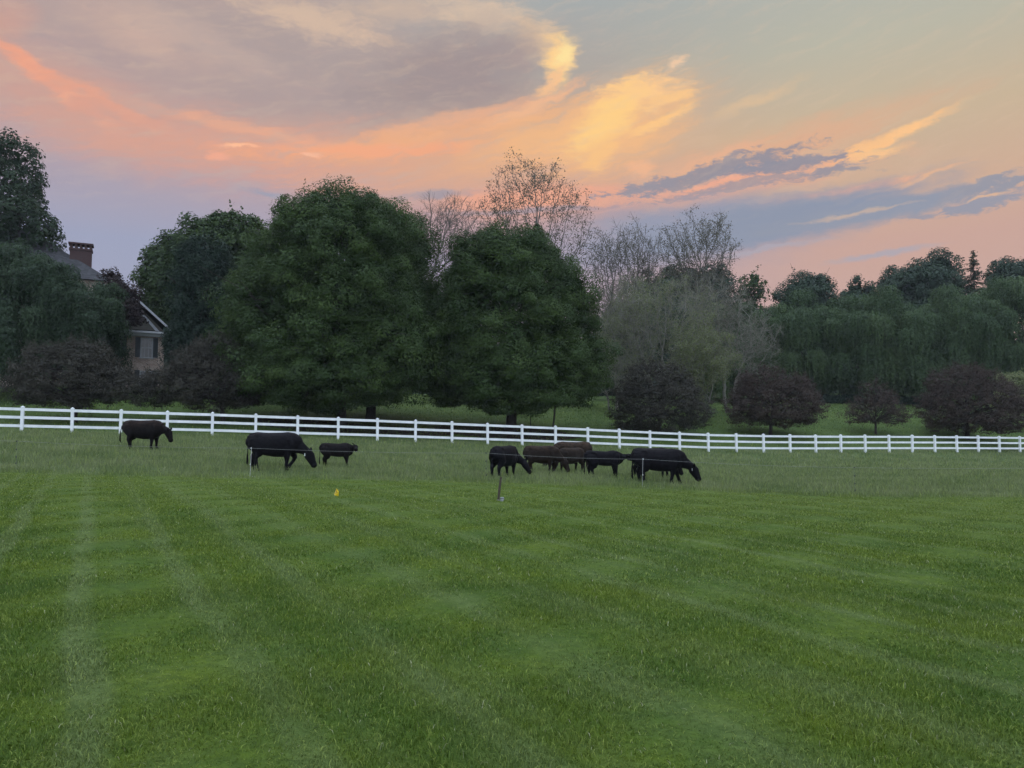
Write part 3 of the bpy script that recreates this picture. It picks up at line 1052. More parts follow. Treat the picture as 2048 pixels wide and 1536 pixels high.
    tree('skyline_tree', 'yellow green tree top at the right edge below the pine', 'tree', g, 1990, 110,
         [(1960, 610, 62, 36), (2030, 600, 60, 40), (1890, 625, 55, 28)], 'broad', 'beech', 67, skirt=2, **sk)
    tree('skyline_tree', 'dark wood seen between the twiggy trees and the weeping trees', 'tree', g, 1260, 110,
         [(1250, 660, 70, 60), (1330, 690, 80, 70), (1420, 700, 80, 70), (1210, 720, 60, 60)], 'broad', 'pine', 68, skirt=.5, **sk)
    spruce('spruce_tree', 'narrow spruce with a spiky top left of the pine on the right skyline', 'spruce', None, 1958, 118, 503, 100, 71)
    tree('skyline_tree', 'small ragged evergreen on the skyline between the rounded tree tops', 'tree', g, 1722, 121,
         [(1716, 570, 16, 30), (1742, 588, 20, 30), (1698, 596, 22, 26), (1722, 620, 46, 34)], 'broad', 'pine', 72, skirt=2, gap=.2, rc=1.0, per=60, leaf=.32, fill=.5)
    # leafy shrub right edge and low hedge
    tree('leafy_shrub', 'light green leafy shrub behind the reddish crab apple at the right edge', 'shrub', None, 2035, 80,
         [(2030, 775, 42, 32), (2060, 790, 40, 40), (2010, 800, 30, 24)], 'broad', 'spring', 81, r0=.08, skirt=.1, rc=.6, per=45, leaf=.2)
    # trees behind the left house, far
    tree('distant_tree', 'dark distant trees seen low between the house and the broad green tree', 'tree', None, 280, 100,
         [(265, 640, 50, 45), (310, 650, 45, 50), (230, 660, 50, 60), (340, 700, 60, 60)], 'broad', 'pine', 82, r0=.3, skirt=.5, **sk)


make_trees()


def make_far_wood():
    rs = np.random.RandomState(95)
    n = 80000
    X = rs.uniform(-150, 170, n)
    Yb = 138 + rs.normal(size=n) * 5
    top = 10.5 + 1.6 * np.sin(X * .13) + 1.3 * np.sin(X * .31 + 1) + .8 * np.sin(X * .9)
    zt = terr(X, Yb)
    h = rs.rand(n) * top - .3
    pos = np.stack([X, Yb + rs.normal(size=n) * 1.2, zt + h], 1)
    sz = 1.15 * (.6 + .8 * rs.rand(n))
    V = leaf_quads(pos, unit(rs.normal(size=(n, 3)) + np.array([0, -.9, .4])), sz, sz * .8, rs)
    o = mesh_np('far_wood', V, [quads(V)], M['pine'], None, {'tint': ('FACE', rs.rand(n))})
    tag(o, 'far dark wood closing the view behind all the trees', 'wood', kind='stuff')


make_far_wood()


def make_hedge():
    rs = np.random.RandomState(91)
    pts = []
    x0, x1, y = (1640 - 1024) / F * 97, (1860 - 1024) / F * 97, 97
    n = 16000
    X = rs.uniform(x0, x1, n)
    d = unit(rs.normal(size=(n, 3)))
    Z = terr(X, np.full(n, y))
    hh = .95 + .10 * np.sin(X * 1.3)
    pos = np.stack([X, y + d[:, 1] * .7, Z + .15 + np.abs(d[:, 2]) * hh], 1) + rs.normal(size=(n, 3)) * .08
    nn = unit(d + rs.normal(size=(n, 3)) * .5)
    V = leaf_quads(pos, nn, .24, .18, rs)
    xc = (x0 + x1) / 2
    off = np.array([xc, y, gz(xc, y)])
    rt = thing('hedge', 'low dark clipped hedge at the foot of the weeping trees', 'hedge', off)
    mesh_np('foliage', V - off, [quads(V)], M['conifer'], rt, {'tint': ('FACE', rs.rand(n))})
    tb = Tubes()
    for k in range(28):
        x = x0 + (x1 - x0) * (k + .5) / 28
        z = gz(x, y)
        tb.path([np.array([x, y, z - .2]), np.array([x + rs.uniform(-.2, .2), y, z + .9])], .05, .02)
    v, f = tb.mesh(5)
    mesh_np('stems', v - off, [f], M['bark'], rt)


make_hedge()


def dark_patch(label, cx, cy, rx, ry):  # dark oval sheet following the ground under a crown
    a = np.linspace(0, 2 * math.pi, 48, endpoint=False)
    rr = np.linspace(0, 1, 9)[1:]
    w = 1 + .05 * np.sin(3 * a) + .04 * np.sin(7 * a + 1)
    X = np.concatenate([[cx]] + [cx + rx * r * w * np.cos(a) for r in rr])
    Y = np.concatenate([[cy]] + [cy + ry * r * w * np.sin(a) for r in rr])
    Z = terr(X, Y) + .03
    V = np.stack([X, Y, Z], 1)
    k = np.arange(48)
    tri = np.stack([np.zeros(48, int), 1 + k, 1 + (k + 1) % 48], 1)
    qs = [np.stack([1 + r * 48 + k, 1 + (r + 1) * 48 + k, 1 + (r + 1) * 48 + (k + 1) % 48, 1 + r * 48 + (k + 1) % 48], 1) for r in range(7)]
    o = mesh_np('dark_patch', V, [tri, np.concatenate(qs)], M['dark_ground'], smooth=True)
    tag(o, label, 'mulch bed', kind='structure')


dark_patch('dark patch of ground under the largest maple', -11.5, 53.5, 7.0, 3.6)
dark_patch('dark patch of ground under the single trunk maple', -.5, 56.5, 5.5, 3.4)


# ------------------------------------------------------------------ white paddock fence
def make_fence():
    root = thing('paddock_fence', 'long white three rail paddock fence running across behind the cattle', 'fence', (FX0, FY0, gz(FX0, FY0)))
    off = Vector(root.location)
    d = Vector((FUX, FUY, 0)).normalized()
    nrm = Vector((-d.y, d.x, 0))
    ks = list(range(-6, 39))
    base = {}
    rs = random.Random(5)
    for k in ks:
        x, y = FX0 + FUX * k, FY0 + FUY * k
        base[k] = Vector((x, y, fence_z(k))) - off
    ph, pw = PH, .077
    post0 = cap0 = None
    for k in ks:
        b = base[k]
        if post0 is None:
            m = MB()
            ring = lambda z, w: [d * sx * w + nrm * sy * w + Vector((0, 0, z)) for sx, sy in ((-1, -1), (1, -1), (1, 1), (-1, 1))]
            m.hexa(ring(-.4, pw), ring(ph - .05, pw))
            post0 = m.build('post', M['vinyl'], root, bevel=.006)
            c = MB()
            c.hexa(ring(ph - .05, pw + .012), ring(ph - .02, pw + .012))
            r1 = ring(ph - .02, pw + .006)
            c.add(r1 + [Vector((0, 0, ph + .035))], [(0, 1, 4), (1, 2, 4), (2, 3, 4), (3, 0, 4), (3, 2, 1, 0)])
            cap0 = c.build('post_cap', M['vinyl'], post0)
            post0.location = b
        else:
            p = post0.copy()
            p.location = b + Vector((0, 0, rs.uniform(-.012, .012)))
            p.rotation_euler = (rs.uniform(-.008, .008), rs.uniform(-.010, .010), rs.uniform(-.03, .03))
            link(p, root)
            cc = cap0.copy()
            link(cc, p)
    rh = .076
    for k in ks[:-1:2]:
        a, b = base[k], base[k + 2]
        dirv = (b - a)
        s0 = a + d * (pw + .002)
        s1 = b - d * (pw + .002)
        s0.z = a.z + dirv.z * .03
        s1.z = b.z - dirv.z * .03
        for zc in (1.25, .80, .335):
            m = MB()
            hw = .024
            q = lambda c: [c - nrm * hw + Vector((0, 0, zc - rh)), c + nrm * hw + Vector((0, 0, zc - rh)),
                           c + nrm * hw + Vector((0, 0, zc + rh)), c - nrm * hw + Vector((0, 0, zc + rh))]
            m.hexa(q(s0), q(s1))
            m.build('rail', M['vinyl'], root)


make_fence()


# ------------------------------------------------------------------ temporary electric fence
M['white_plastic'] = noisy_mat('white_plastic', (.50, .51, .50), (.40, .41, .40), 6, .45, .4, .05)
M['green_plastic'] = noisy_mat('green_plastic', (.10, .13, .09), (.14, .17, .12), 6, .6, .3, .05)
M['black_plastic'] = noisy_mat('black_plastic', (.012, .012, .013), (.03, .03, .03), 8, .5, .4, .05)
M['polywire'] = noisy_mat('polywire', (.30, .30, .29), (.20, .20, .20), 30, .6, .2, .1)


def make_wire_fence():
    spec = [(-420, 26.5, 'green', None), (38, 26.0, 'green', 'thin green step-in fence post with dark clips, leftmost on the wire'),
            (503, 25.2, 'white', 'white step-in fence post with clips in front of the large black grazing cow'),
            (973, 26.0, 'green', 'thin green step-in fence post with dark clips left of the main cattle group'),
            (1283, 25.9, 'white', 'white step-in fence post in front of the rightmost big black cow'),
            (1705, 25.6, 'green', 'thin green step-in fence post with dark clips on the empty right pasture'),
            (2300, 26.2, 'green', None)]
    tops = []
    for px, Y, colr, lab in spec:
        x = (px - 1024) / F * Y
        z = gz(x, Y)
        h = .99
        lx = .03 if colr == 'white' else -.015
        tops.append(Vector((x + lx, Y - .02, z + h - .03)))
        if lab is None:
            continue
        rt = thing('fence_post', lab, 'fence post', (x, Y, z), 'step-in posts of the wire fence')
        m = MB()
        m.tube([(0, 0, -.2), (0, 0, 0), (lx * .5, 0, h * .5), (lx, 0, h)], [.009, .008, .007, .006] if (colr == 'white' and px < 900) else ([.0055] * 4 if colr == 'green' else [.0045] * 4), 8)
        m.tube([(0, 0, .02), (.10, 0, .02)], .008, 6)
        m.build('shaft', M['white_plastic' if colr == 'white' else 'green_plastic'], rt, True)
        for zc in ((.96, .42) if colr == 'white' else (.96, .68, .42, .2)):
            c = MB()
            w = .022 if colr == 'white' else .022
            xx = lx * zc
            c.tube([(xx, -.03, zc - w), (xx, -.035, zc - .4 * w), (xx, -.035, zc + .4 * w), (xx, -.03, zc + w)], [w * .5, w * .95, w * .95, w * .5], 8)
            c.build('clip', M['white_plastic' if colr == 'white' else 'black_plastic'], rt, True)
    pts = []
    for a, b in zip(tops[:-1], tops[1:]):
        L = (b - a).length
        for i in range(10):
            t = i / 10
            p = a.lerp(b, t)
            p.z -= .05 * 4 * t * (1 - t)
            pts.append(p)
    pts.append(tops[-1])
    o0 = pts[0].copy()
    m = MB()
    m.tube([p - o0 for p in pts], .0036, 5)
    w = m.build('fence_wire', M['polywire'], None, True)
    w.location = o0
    tag(w, 'single pale electric wire strung across the pasture between the step-in posts', 'wire')


make_wire_fence()


# ------------------------------------------------------------------ flag and stake on the lawn
def make_small():
    M['yellow'] = noisy_mat('yellow_vinyl', (.72, .50, .02), (.62, .42, .015), 20, .5, .3, .1)
    M['steel'] = noisy_mat('wire_steel', (.25, .25, .25), (.35, .34, .33), 20, .4, .5, .05)
    M['stake_wood'] = noisy_mat('weathered_stake', (.050, .040, .032), (.085, .065, .052), 12, .85, .15, .4, (6, 6, 1))
    M['concrete'] = noisy_mat('pale_plastic', (.20, .21, .22), (.28, .29, .30), 12, .6, .3, .2)
    M['dark_print'] = noisy_mat('dark_print', (.10, .07, .02), (.14, .09, .02), 20, .6, .2, .05)
    Y = 17.6
    x = (672 - 1024) / F * Y
    z = gz(x, Y)
    rt = thing('marker_flag', 'small yellow marker flag stuck in the mown lawn', 'marker flag', (x, Y, z))
    m = MB()
    m.tube([(0, 0, -.05), (-.005, 0, .1), (.035, .01, .225)], .0022, 5)
    m.build('wire_stem', M['steel'], rt, True)
    # crumpled sheet hanging from the stem
    n, k = 7, 7
    f = MB()
    def kite(u, v):
        a, b, c_, d = (.032, .228), (.098, .150), (.080, .040), (-.022, .082)
        q = lambda k: (a[k] * (1 - u) + b[k] * u) * (1 - v) + (d[k] * (1 - u) + c_[k] * u) * v
        return q(0), q(1)
    V = []
    for s in (0, 1):
        for i in range(n):
            for j in range(k):
                u, v = i / (n - 1), j / (k - 1)
                px_, pz = kite(u, v)
                py = .022 * math.sin(u * 5 + v * 2.5) + .02 * u + (.0012 if s else 0)
                V.append((px_, py, pz))
    fs = []
    for s in (0, 1):
        b = s * n * k
        for i in range(n - 1):
            for j in range(k - 1):
                q = (b + i * k + j, b + (i + 1) * k + j, b + (i + 1) * k + j + 1, b + i * k + j + 1)
                fs.append(q if s else q[::-1])
    f.add(V, fs)
    fl = f.build('flag', M['yellow'], rt, True)
    pr = MB()
    w = lambda u, v: (kite(u, v)[0], .022 * math.sin(u * 5 + v * 2.5) + .02 * u - .004, kite(u, v)[1])
    pr.add([w(.30, .25), w(.42, .25), w(.42, .80), w(.30, .80)], [(0, 1, 2, 3)])
    pr.add([w(.52, .30), w(.70, .30), w(.66, .42), w(.52, .42)], [(0, 1, 2, 3)])
    pr.build('printed_mark', M['dark_print'], fl)
    x = (997 - 1024) / F * Y
    z = gz(x, Y)
    rt = thing('survey_stake', 'thin weathered brown stake leaning in the lawn', 'stake', (x, Y, z))
    m = MB()
    m.tube([(0, 0, -.1), (0, 0, .02), (.028, .01, .30), (.062, .02, .55)], [.028, .028, .030, .026], 6)
    m.build('shaft', M['stake_wood'], rt)
    m = MB()
    m.tube([(-.035, -.004, .012), (-.006, -.028, .018), (.028, -.005, .012)], .011, 6)
    m.build('foot_clip', M['steel'], rt, True)
    rt = thing('pipe_cap', 'small pale grey pipe cap in the grass at the foot of the stake', 'pipe cap', (x + .085, Y - .02, gz(x + .085, Y)))
    m = MB()
    m.tube([(0, 0, -.05), (0, 0, .055)], .042, 14)
    m.build('pipe', M['concrete'], rt, True)
    m = MB()
    m.tube([(0, 0, .05), (0, 0, .075), (0, 0, .082)], [.05, .05, .04], 14)
    m.build('lid', M['concrete'], rt, True)


make_small()


# ------------------------------------------------------------------ cattle
def coat(name, c1, c2, top):
    m, t, out = new_mat(name)
    o = objco(t)
    n = t.noise(t.vmath('MULTIPLY', o, (3, 3, 6)), 2.5, 5, .6)
    c = t.mix(t.rng(n, .3, .7), c1, c2)
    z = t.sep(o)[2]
    c = t.mix(t.math('MULTIPLY', t.rng(z, .85, 1.35), t.rng(n, .35, .6)), c, top)   # browner, paler hair along the back
    b = bsdf(t, c, .55, .045, bump(t, t.noise(o, 40, 3), .25, .01))
    t.l.new(b.outputs[0], out.inputs[0])
    return m


M['black_coat'] = coat('black_coat', (.0040, .0040, .0052), (.0075, .007, .009), (.010, .009, .010))
M['rust_coat'] = coat('black_rust_coat', (.005, .0045, .005), (.009, .007, .007), (.024, .013, .009))
M['brown_coat'] = coat('brown_coat', (.012, .009, .007), (.020, .0145, .0115), (.050, .031, .020))
M['tag_white'] = noisy_mat('ear_tag', (.70, .72, .74), (.62, .64, .66), 10, .5, .3, .02)


def etube(m, pts, ra, rb, n=16, lat=(0, 1, 0), ex=1.0):
    """elliptic tube: ra along the lateral axis, rb in the plane of the path"""
    pts = [Vector(p) for p in pts]
    lat = Vector(lat)
    rings = []
    N = len(pts)
    for i, p in enumerate(pts):
        t = (pts[min(i + 1, N - 1)] - pts[max(i - 1, 0)]).normalized()
        l = (lat - t * lat.dot(t)).normalized()
        w = t.cross(l)
        sq = lambda v: math.copysign(abs(v) ** ex, v)
        rings.append([p + l * ra[i] * sq(math.cos(2 * math.pi * k / n)) + w * rb[i] * sq(math.sin(2 * math.pi * k / n)) for k in range(n)])
    t0 = (pts[0] - pts[1]).normalized() * min(ra[0], rb[0]) * .6
    t1 = (pts[-1] - pts[-2]).normalized() * min(ra[-1], rb[-1]) * .6
    vs = [v for r_ in rings for v in r_] + [pts[0] + t0, pts[-1] + t1]
    fs = []
    for i in range(N - 1):
        for k in range(n):
            fs.append((i * n + k, i * n + (k + 1) % n, (i + 1) * n + (k + 1) % n, (i + 1) * n + k))
    for k in range(n):
        fs.append((N * n, (k + 1) % n, k))
        fs.append((N * n + 1, (N - 1) * n + k, (N - 1) * n + (k + 1) % n))
    m.add(vs, fs)


def cow(label, px, Y, heading, s, mat, neck, head, hind=(0, 0), fore=(0, 0), bend=None, tail='down', stretch=1.0, tag_side=None,
        calf=False, turn=0.0, belly=1.0, roll_ear=0.0):
    """neck: poll position (x, y, z); head: muzzle position, both in the un-scaled cow frame (x forward, z up)."""
    x = (px - 1024) / F * Y
    z = gz(x, Y)
    cat = 'calf' if calf else 'cow'
    rt = thing('calf' if calf else 'cow', label, cat, (x, Y, z), 'dark cattle grazing in the pasture', R(heading))
    m = MB()
    st = [(-.90, 1.13, .15, .13), (-.86, 1.09, .225, .20), (-.74, 1.02, .315, .265), (-.54, .97, .375, .30), (-.28, .925, .405, .335),
          (0, .90, .43 * belly, .375 * belly), (.28, .905, .435 * belly, .36), (.50, .935, .42, .31), (.66, .945, .37, .265), (.79, .93, .28, .20), (.86, .90, .17, .13)]
    if calf:
        st = [(a, b + .04, c * .84, d_ * .82) for a, b, c, d_ in st]
    etube(m, [(a, 0, b) for a, b, c, d_ in st], [q[3] for q in st], [q[2] for q in st], 24, ex=.82)
    # hooks, pins and shoulder blades stand out under the hide
    for sy in (1, -1):
        etube(m, [(-.62, sy * .12, 1.23), (-.50, sy * .17, 1.22), (-.38, sy * .17, 1.15)], [.09, .10, .09], [.08, .09, .09], 10)
        etube(m, [(-.90, sy * .09, 1.17), (-.80, sy * .12, 1.17)], [.06, .07], [.06, .07], 10)
        etube(m, [(.58, sy * .13, 1.28), (.56, sy * .22, 1.06), (.60, sy * .23, .86)], [.07, .10, .08], [.07, .13, .11], 10)
    etube(m, [(-.86, 0, 1.21), (-.62, 0, 1.225), (-.3, 0, 1.205), (.1, 0, 1.195), (.42, 0, 1.225), (.6, 0, 1.20)], [.10, .17, .16, .15, .12, .10], [.10, .13, .12, .11, .135, .12], 14)
    for sy in (1, -1):
        i = 0 if sy > 0 else 1
        h = hind[i]
        yy = .16
        etube(m, [(-.60, sy * yy, 1.10), (-.60, sy * .18, .90), (-.52 + h * .25, sy * .20, .72), (-.60 + h * .6, sy * .19, .57), (-.705 + h * .8, sy * .185, .455),
                  (-.685 + h * .95, sy * .185, .30), (-.665 + h, sy * .185, .13), (-.63 + h, sy * .185, .06), (-.62 + h, sy * .185, .0)],
              [.14, .16, .14, .105, .074, .058, .060, .064, .068], [.24, .28, .24, .16, .10, .066, .064, .070, .084], 12)
        f = fore[i]
        if bend == i:            # raised, knee bent
            pts = [(.50, sy * .17, 1.0), (.50, sy * .20, .80), (.50, sy * .19, .66), (.62, sy * .18, .44), (.56, sy * .18, .33), (.46, sy * .18, .20), (.43, sy * .18, .15), (.40, sy * .18, .11)]
        else:
            pts = [(.50, sy * .17, 1.0), (.49, sy * .20, .80), (.46 + f * .15, sy * .19, .64), (.475 + f * .55, sy * .18, .42), (.475 + f * .75, sy * .18, .30), (.465 + f, sy * .18, .13), (.49 + f, sy * .18, .06), (.50 + f, sy * .18, 0)]
        etube(m, pts, [.12, .125, .10, .074, .056, .058, .062, .066], [.20, .20, .145, .088, .062, .060, .068, .080], 12)
    nk, hd = Vector(neck), Vector(head)
    n0 = Vector((.56, 0, .99))
    mid1 = n0.lerp(nk, .4) + Vector((0, 0, -.02))
    mid2 = n0.lerp(nk, .75)
    k = .8 if calf else 1.0
    etube(m, [n0, mid1, mid2, nk], [.21 * k, .165 * k, .125 * k, .105 * k], [.33 * k, .25 * k, .175 * k, .135 * k], 14)
    # brisket and dewlap
    etube(m, [(.60, 0, .72), (.76, 0, .80), tuple(n0.lerp(nk, .62) + Vector((-.02, 0, -.16)))], [.12 * k, .09 * k, .04], [.14 * k, .12 * k, .05], 10)
    hv = (hd - nk)
    t = hv.normalized()
    lat = Vector((0, 1, 0))
    lat = (lat - t * lat.dot(t))
    if lat.length < .3:
        lat = Vector((1, 0, 0)) - t * t.x
    lat.normalize()
    up = t.cross(lat)
    if up.dot(Vector((.5, 0, 1))) < 0:
        up = -up
    H = lambda u, v=0.0, w=0.0: nk + hv * u + up * v + lat * w
    etube(m, [H(-.14), H(.06), H(.24), H(.48), H(.74), H(.92), H(1.0)],
          [.10, .135, .140, .108, .092, .104, .088], [.11, .155, .18, .148, .116, .108, .084], 14, lat)
    etube(m, [H(.18, -.09), H(.42, -.075), H(.66, -.045)], [.05, .045, .04], [.085, .06, .04], 10, lat)     # jaw
    for sy in (1, -1):                                                  # brow, ears
        etube(m, [H(.20, .05, sy * .07), H(.33, .055, sy * .085)], [.045, .04], [.04, .035], 8, lat)
        e = [H(.02, .05, sy * .08), H(-.08, .085, sy * .14), H(-.17, .10, sy * .21), H(-.22, .09, sy * .27)]
        if calf:
            e = [H(.02, .04, sy * .08), H(-.02, .05, sy * .16), H(-.02, .03, sy * .23), H(.02, .0, sy * .29)]
        etube(m, e, [.036, .068, .070, .030], [.028, .026, .024, .018], 8, t)
    if tail == 'down':
        tp = [(-.82, 0, 1.20), (-.91, 0, 1.12), (-.935, .01, .9), (-.94, .015, .62), (-.95, .02, .46), (-.95, .02, .28), (-.94, .02, .16)]
    else:
        tp = [(-.80, 0, 1.21), (-.93, .02, 1.19), (-1.05, .04, 1.06), (-1.10, .05, .84), (-1.115, .05, .62), (-1.12, .05, .42), (-1.05, .05, .30)]
    etube(m, tp, [.045, .034, .026, .022, .035, .042, .016], [.05, .036, .026, .022, .035, .042, .016], 8)
    if not calf:
        etube(m, [(-.42, 0, .72), (-.30, 0, .62), (-.16, 0, .66)], [.12, .11, .06], [.10, .09, .05], 10)   # udder / flank
    me = bpy.data.meshes.new('body')
    me.from_pydata(m.v, [], m.f)
    ob = bpy.data.objects.new('body', me)
    link(ob)
    rm = ob.modifiers.new('remesh', 'REMESH')
    rm.mode = 'VOXEL'
    rm.voxel_size = .022
    sm = ob.modifiers.new('smooth', 'SMOOTH')
    sm.factor = .5
    sm.iterations = 6
    dg = bpy.context.evaluated_depsgraph_get()
    me2 = bpy.data.meshes.new_from_object(ob.evaluated_get(dg))
    bpy.data.objects.remove(ob)
    me2.name = 'body'
    co = np.empty(len(me2.vertices) * 3, np.float32)
    me2.vertices.foreach_get('co', co)
    co = co.reshape(-1, 3)
    co[:, 0] *= s * stretch
    co[:, 1] *= s
    co[:, 2] *= s
    me2.vertices.foreach_set('co', co.ravel())
    me2.polygons.foreach_set('use_smooth', np.ones(len(me2.polygons), bool))
    me2.materials.clear()
    me2.materials.append(M[mat])
    me2.update()
    bo = bpy.data.objects.new('body', me2)
    link(bo, rt)
    if tag_side:
        sg = tag_side
        c = H(.03, -.045, sg * .22)
        g = MB()
        lx = lat * .032
        dn = (Vector((0, 0, -1)) * .085)
        th = t * .006
        S = lambda v: (v.x * s * stretch, v.y * s, v.z * s)
        g.hexa([S(c - lx - th), S(c + lx - th), S(c + lx + th), S(c - lx + th)], [S(c - lx * 1.4 + dn - th), S(c + lx * 1.4 + dn - th), S(c + lx * 1.4 + dn + th), S(c - lx * 1.4 + dn + th)])
        g.build('ear_tag', M['tag_white'], rt)
    return rt


GRAZE = dict(neck=(1.11, 0, .64), head=(1.35, 0, .13))


def make_cattle():
    cow('black cow with a rusty back at the far left, tail swinging out', 290, 33, 0, .97, 'rust_coat',
        (1.08, 0, .86), (1.24, 0, .36), hind=(-.03, .12), fore=(.02, -.06), tail='out', stretch=1.0)
    cow('large black cow grazing left of centre with one foreleg lifted', 552, 27.5, -3, 1.04, 'black_coat',
        hind=(-.16, .12), fore=(0, -.02), bend=0, stretch=1.06, tag_side=-1, **GRAZE)
    cow('small dark brown calf standing alone with its head up and a white ear tag', 676, 30, 4, .74, 'rust_coat',
        (.93, 0, 1.13), (1.06, -.36, .95), hind=(-.05, .12), fore=(.02, .08), calf=True, tag_side=1, stretch=1.0)
    cow('black cow seen from behind at the left end of the main group', 1009, 28, 60, .90, 'black_coat',
        (1.02, -.34, .62), (1.10, -.62, .16), hind=(.0, -.06), fore=(.05, -.05), tail='down')
    cow('brown cow grazing second from the left in the main group', 1084, 31, -24, .86, 'brown_coat',
        hind=(-.06, .20), fore=(.05, -.02), **GRAZE)
    cow('reddish brown young cow in the main group, rump right, head down', 1141, 32, 222, .80, 'brown_coat',
        hind=(.0, .10), fore=(.0, .08), **GRAZE)
    cow('dark brown cow at the back of the main group, closest to the white fence', 1143, 35.3, 176, .98, 'brown_coat',
        hind=(-.05, .12), fore=(.02, -.06), **GRAZE)
    cow('black calf stretching its neck toward the hindquarters of the cow in front of it', 1208, 29.2, 2, .79, 'black_coat',
        (1.10, 0, 1.06), (1.50, -.05, .86), hind=(-.02, .10), fore=(.02, .07), calf=True, stretch=1.05)
    cow('black cow mostly hidden behind the rightmost big black cow', 1304, 30.3, 6, .90, 'black_coat',
        hind=(-.10, .22), fore=(.05, .16), **GRAZE)
    cow('rightmost big black cow grazing with its head down to the right', 1318, 27.5, -4, .96, 'black_coat',
        hind=(-.02, .10), fore=(.22, -.10), stretch=1.10, tag_side=-1, **GRAZE)


make_cattle()


# ------------------------------------------------------------------ brick house
def make_house():
    def brick():
        m, t, out = new_mat('brick_wall')
        tc = t.node('ShaderNodeTexCoord')
        o = t.sep(tc.outputs['Object'])
        v = t.comb(t.math('ADD', o[0], o[1]), o[2], 0.0)
        b = t.node('ShaderNodeTexBrick')
        t.put(b.inputs['Vector'], v)
        b.inputs['Color1'].default_value = (.30, .21, .165, 1)
        b.inputs['Color2'].default_value = (.46, .34, .28, 1)
        b.inputs['Mortar'].default_value = (.58, .53, .47, 1)
        b.inputs['Scale'].default_value = 1.0
        b.inputs['Mortar Size'].default_value = .014
        b.inputs['Brick Width'].default_value = .30
        b.inputs['Row Height'].default_value = .11
        n = t.noise(v, 3.0, 5)
        c = t.mix(t.rng(n, .3, .75, 0, .6), b.outputs['Color'], (.20, .13, .11))
        s = bsdf(t, c, .9, .15, bump(t, b.outputs['Fac'], -.4, .02))
        t.l.new(s.outputs[0], out.inputs[0])
        return m

    def shingle():
        m, t, out = new_mat('roof_shingles')
        o = t.sep(objco(t))
        v = t.comb(t.math('ADD', o[0], o[1]), o[2], 0.0)
        b = t.node('ShaderNodeTexBrick')
        t.put(b.inputs['Vector'], v)
        b.inputs['Color1'].default_value = (.035, .035, .038, 1)
        b.inputs['Color2'].default_value = (.062, .062, .066, 1)
        b.inputs['Mortar'].default_value = (.03, .03, .032, 1)
        b.inputs['Scale'].default_value = 1.0
        b.inputs['Mortar Size'].default_value = .012
        b.inputs['Brick Width'].default_value = .36
        b.inputs['Row Height'].default_value = .14
        s = bsdf(t, b.outputs['Color'], .85, .2, bump(t, b.outputs['Fac'], -.5, .03))
        t.l.new(s.outputs[0], out.inputs[0])
        return m

    M['brick'] = brick()
    M['shingle'] = shingle()
    M['chimney_brick'] = noisy_mat('chimney_brick', (.052, .034, .033), (.080, .050, .047), 9, .9, .1, .3, (1, 1, 5))
    M['trim'] = noisy_mat('white_trim', (.50, .51, .53), (.40, .41, .43), 3, .5, .3, .05)
    M['sash'] = noisy_mat('window_sash', (.30, .31, .33), (.38, .39, .40), 3, .5, .3, .05)
    M['shutter'] = noisy_mat('dark_shutter', (.022, .030, .034), (.034, .042, .046), 4, .5, .3, .1)
    m, t, out = new_mat('window_glass')
    b = bsdf(t, (.03, .035, .04), .08, .5)
    t.l.new(b.outputs[0], out.inputs[0])
    M['glass'] = m
    M['gable_siding'] = noisy_mat('gable_siding', (.09, .085, .075), (.13, .12, .10), 3, .7, .2, .2, (.3, .3, 8))

    Y0 = 65.0
    PXC, ANG = 241, R(27.0)
    xm = (PXC - 1024) / F * Y0
    ca = math.cos(ANG)
    hx = lambda px, ly: (px - PXC) * (Y0 + ly * ca) * ca / F
    hz = lambda px, row, ly: P(px, row, Y0 + ly * ca)[2]
    xl, xr = hx(157, 0) + xm, hx(326, 0) + xm
    zb = 4.2
    ze = hz(300, 664, 0)
    za = hz(241, 578, 0)
    root = thing('brick_house', 'brick house with grey roof and white trimmed gable, half hidden by trees', 'house', (xm, Y0, zb), rz=ANG)
    X = lambda a: a - xm
    Z = lambda a: a - zb
    w = MB()
    D = 9.0
    w.box(X(xl), X(xr), 0, D, -1.0, Z(ze))
    # main block behind
    mx0, mx1 = hx(-130, D), hx(206, D)
    mze = hz(216, 566, D)
    w.box(mx0, mx1, D + .003, D + 11, -1.0, Z(mze))
    w.build('wall', M['brick'], root)
    g = MB()
    g.add([(X(xl) + .1, .02, Z(ze) + .3), (X(xr) - .1, .02, Z(ze) + .3), (0, .02, Z(za) - .15), (X(xl) + .1, .3, Z(ze) + .3), (X(xr) - .1, .3, Z(ze) + .3), (0, .3, Z(za) - .15)],
          [(0, 1, 2), (5, 4, 3), (0, 3, 4, 1), (1, 4, 5, 2), (2, 5, 3, 0)])
    g.build('gable', M['gable_siding'], root)
    ov = .55
    hw = (xr - xl) / 2 + ov
    rf = MB()
    zt = Z(za)
    ye, yb = -.45, D + 4
    e = Z(ze) + .22
    th = .14
    for sx in (-1, 1):
        rf.hexa([(sx * hw, ye, e), (0, ye, zt), (0, yb, zt), (sx * hw, yb, e)], [(sx * hw, ye, e + th), (0, ye, zt + th), (0, yb, zt + th), (sx * hw, yb, e + th)])
    # main hip roof
    rz = Z(hz(60, 482, D + 5.5))
    rx1 = hx(52, D + 5.5)
    rx0 = hx(-66, D + 5.5)
    a0 = (mx0 - .5, D - .5, Z(mze)), (mx1 + .5, D - .5, Z(mze)), (mx1 + .5, D + 11.5, Z(mze)), (mx0 - .5, D + 11.5, Z(mze))
    r0_, r1_ = (rx0, D + 5.5, rz), (rx1, D + 5.5, rz)
    rf.add(list(a0) + [r0_, r1_], [(0, 1, 5, 4), (1, 2, 5), (2, 3, 4, 5), (3, 0, 4), (3, 2, 1, 0)])
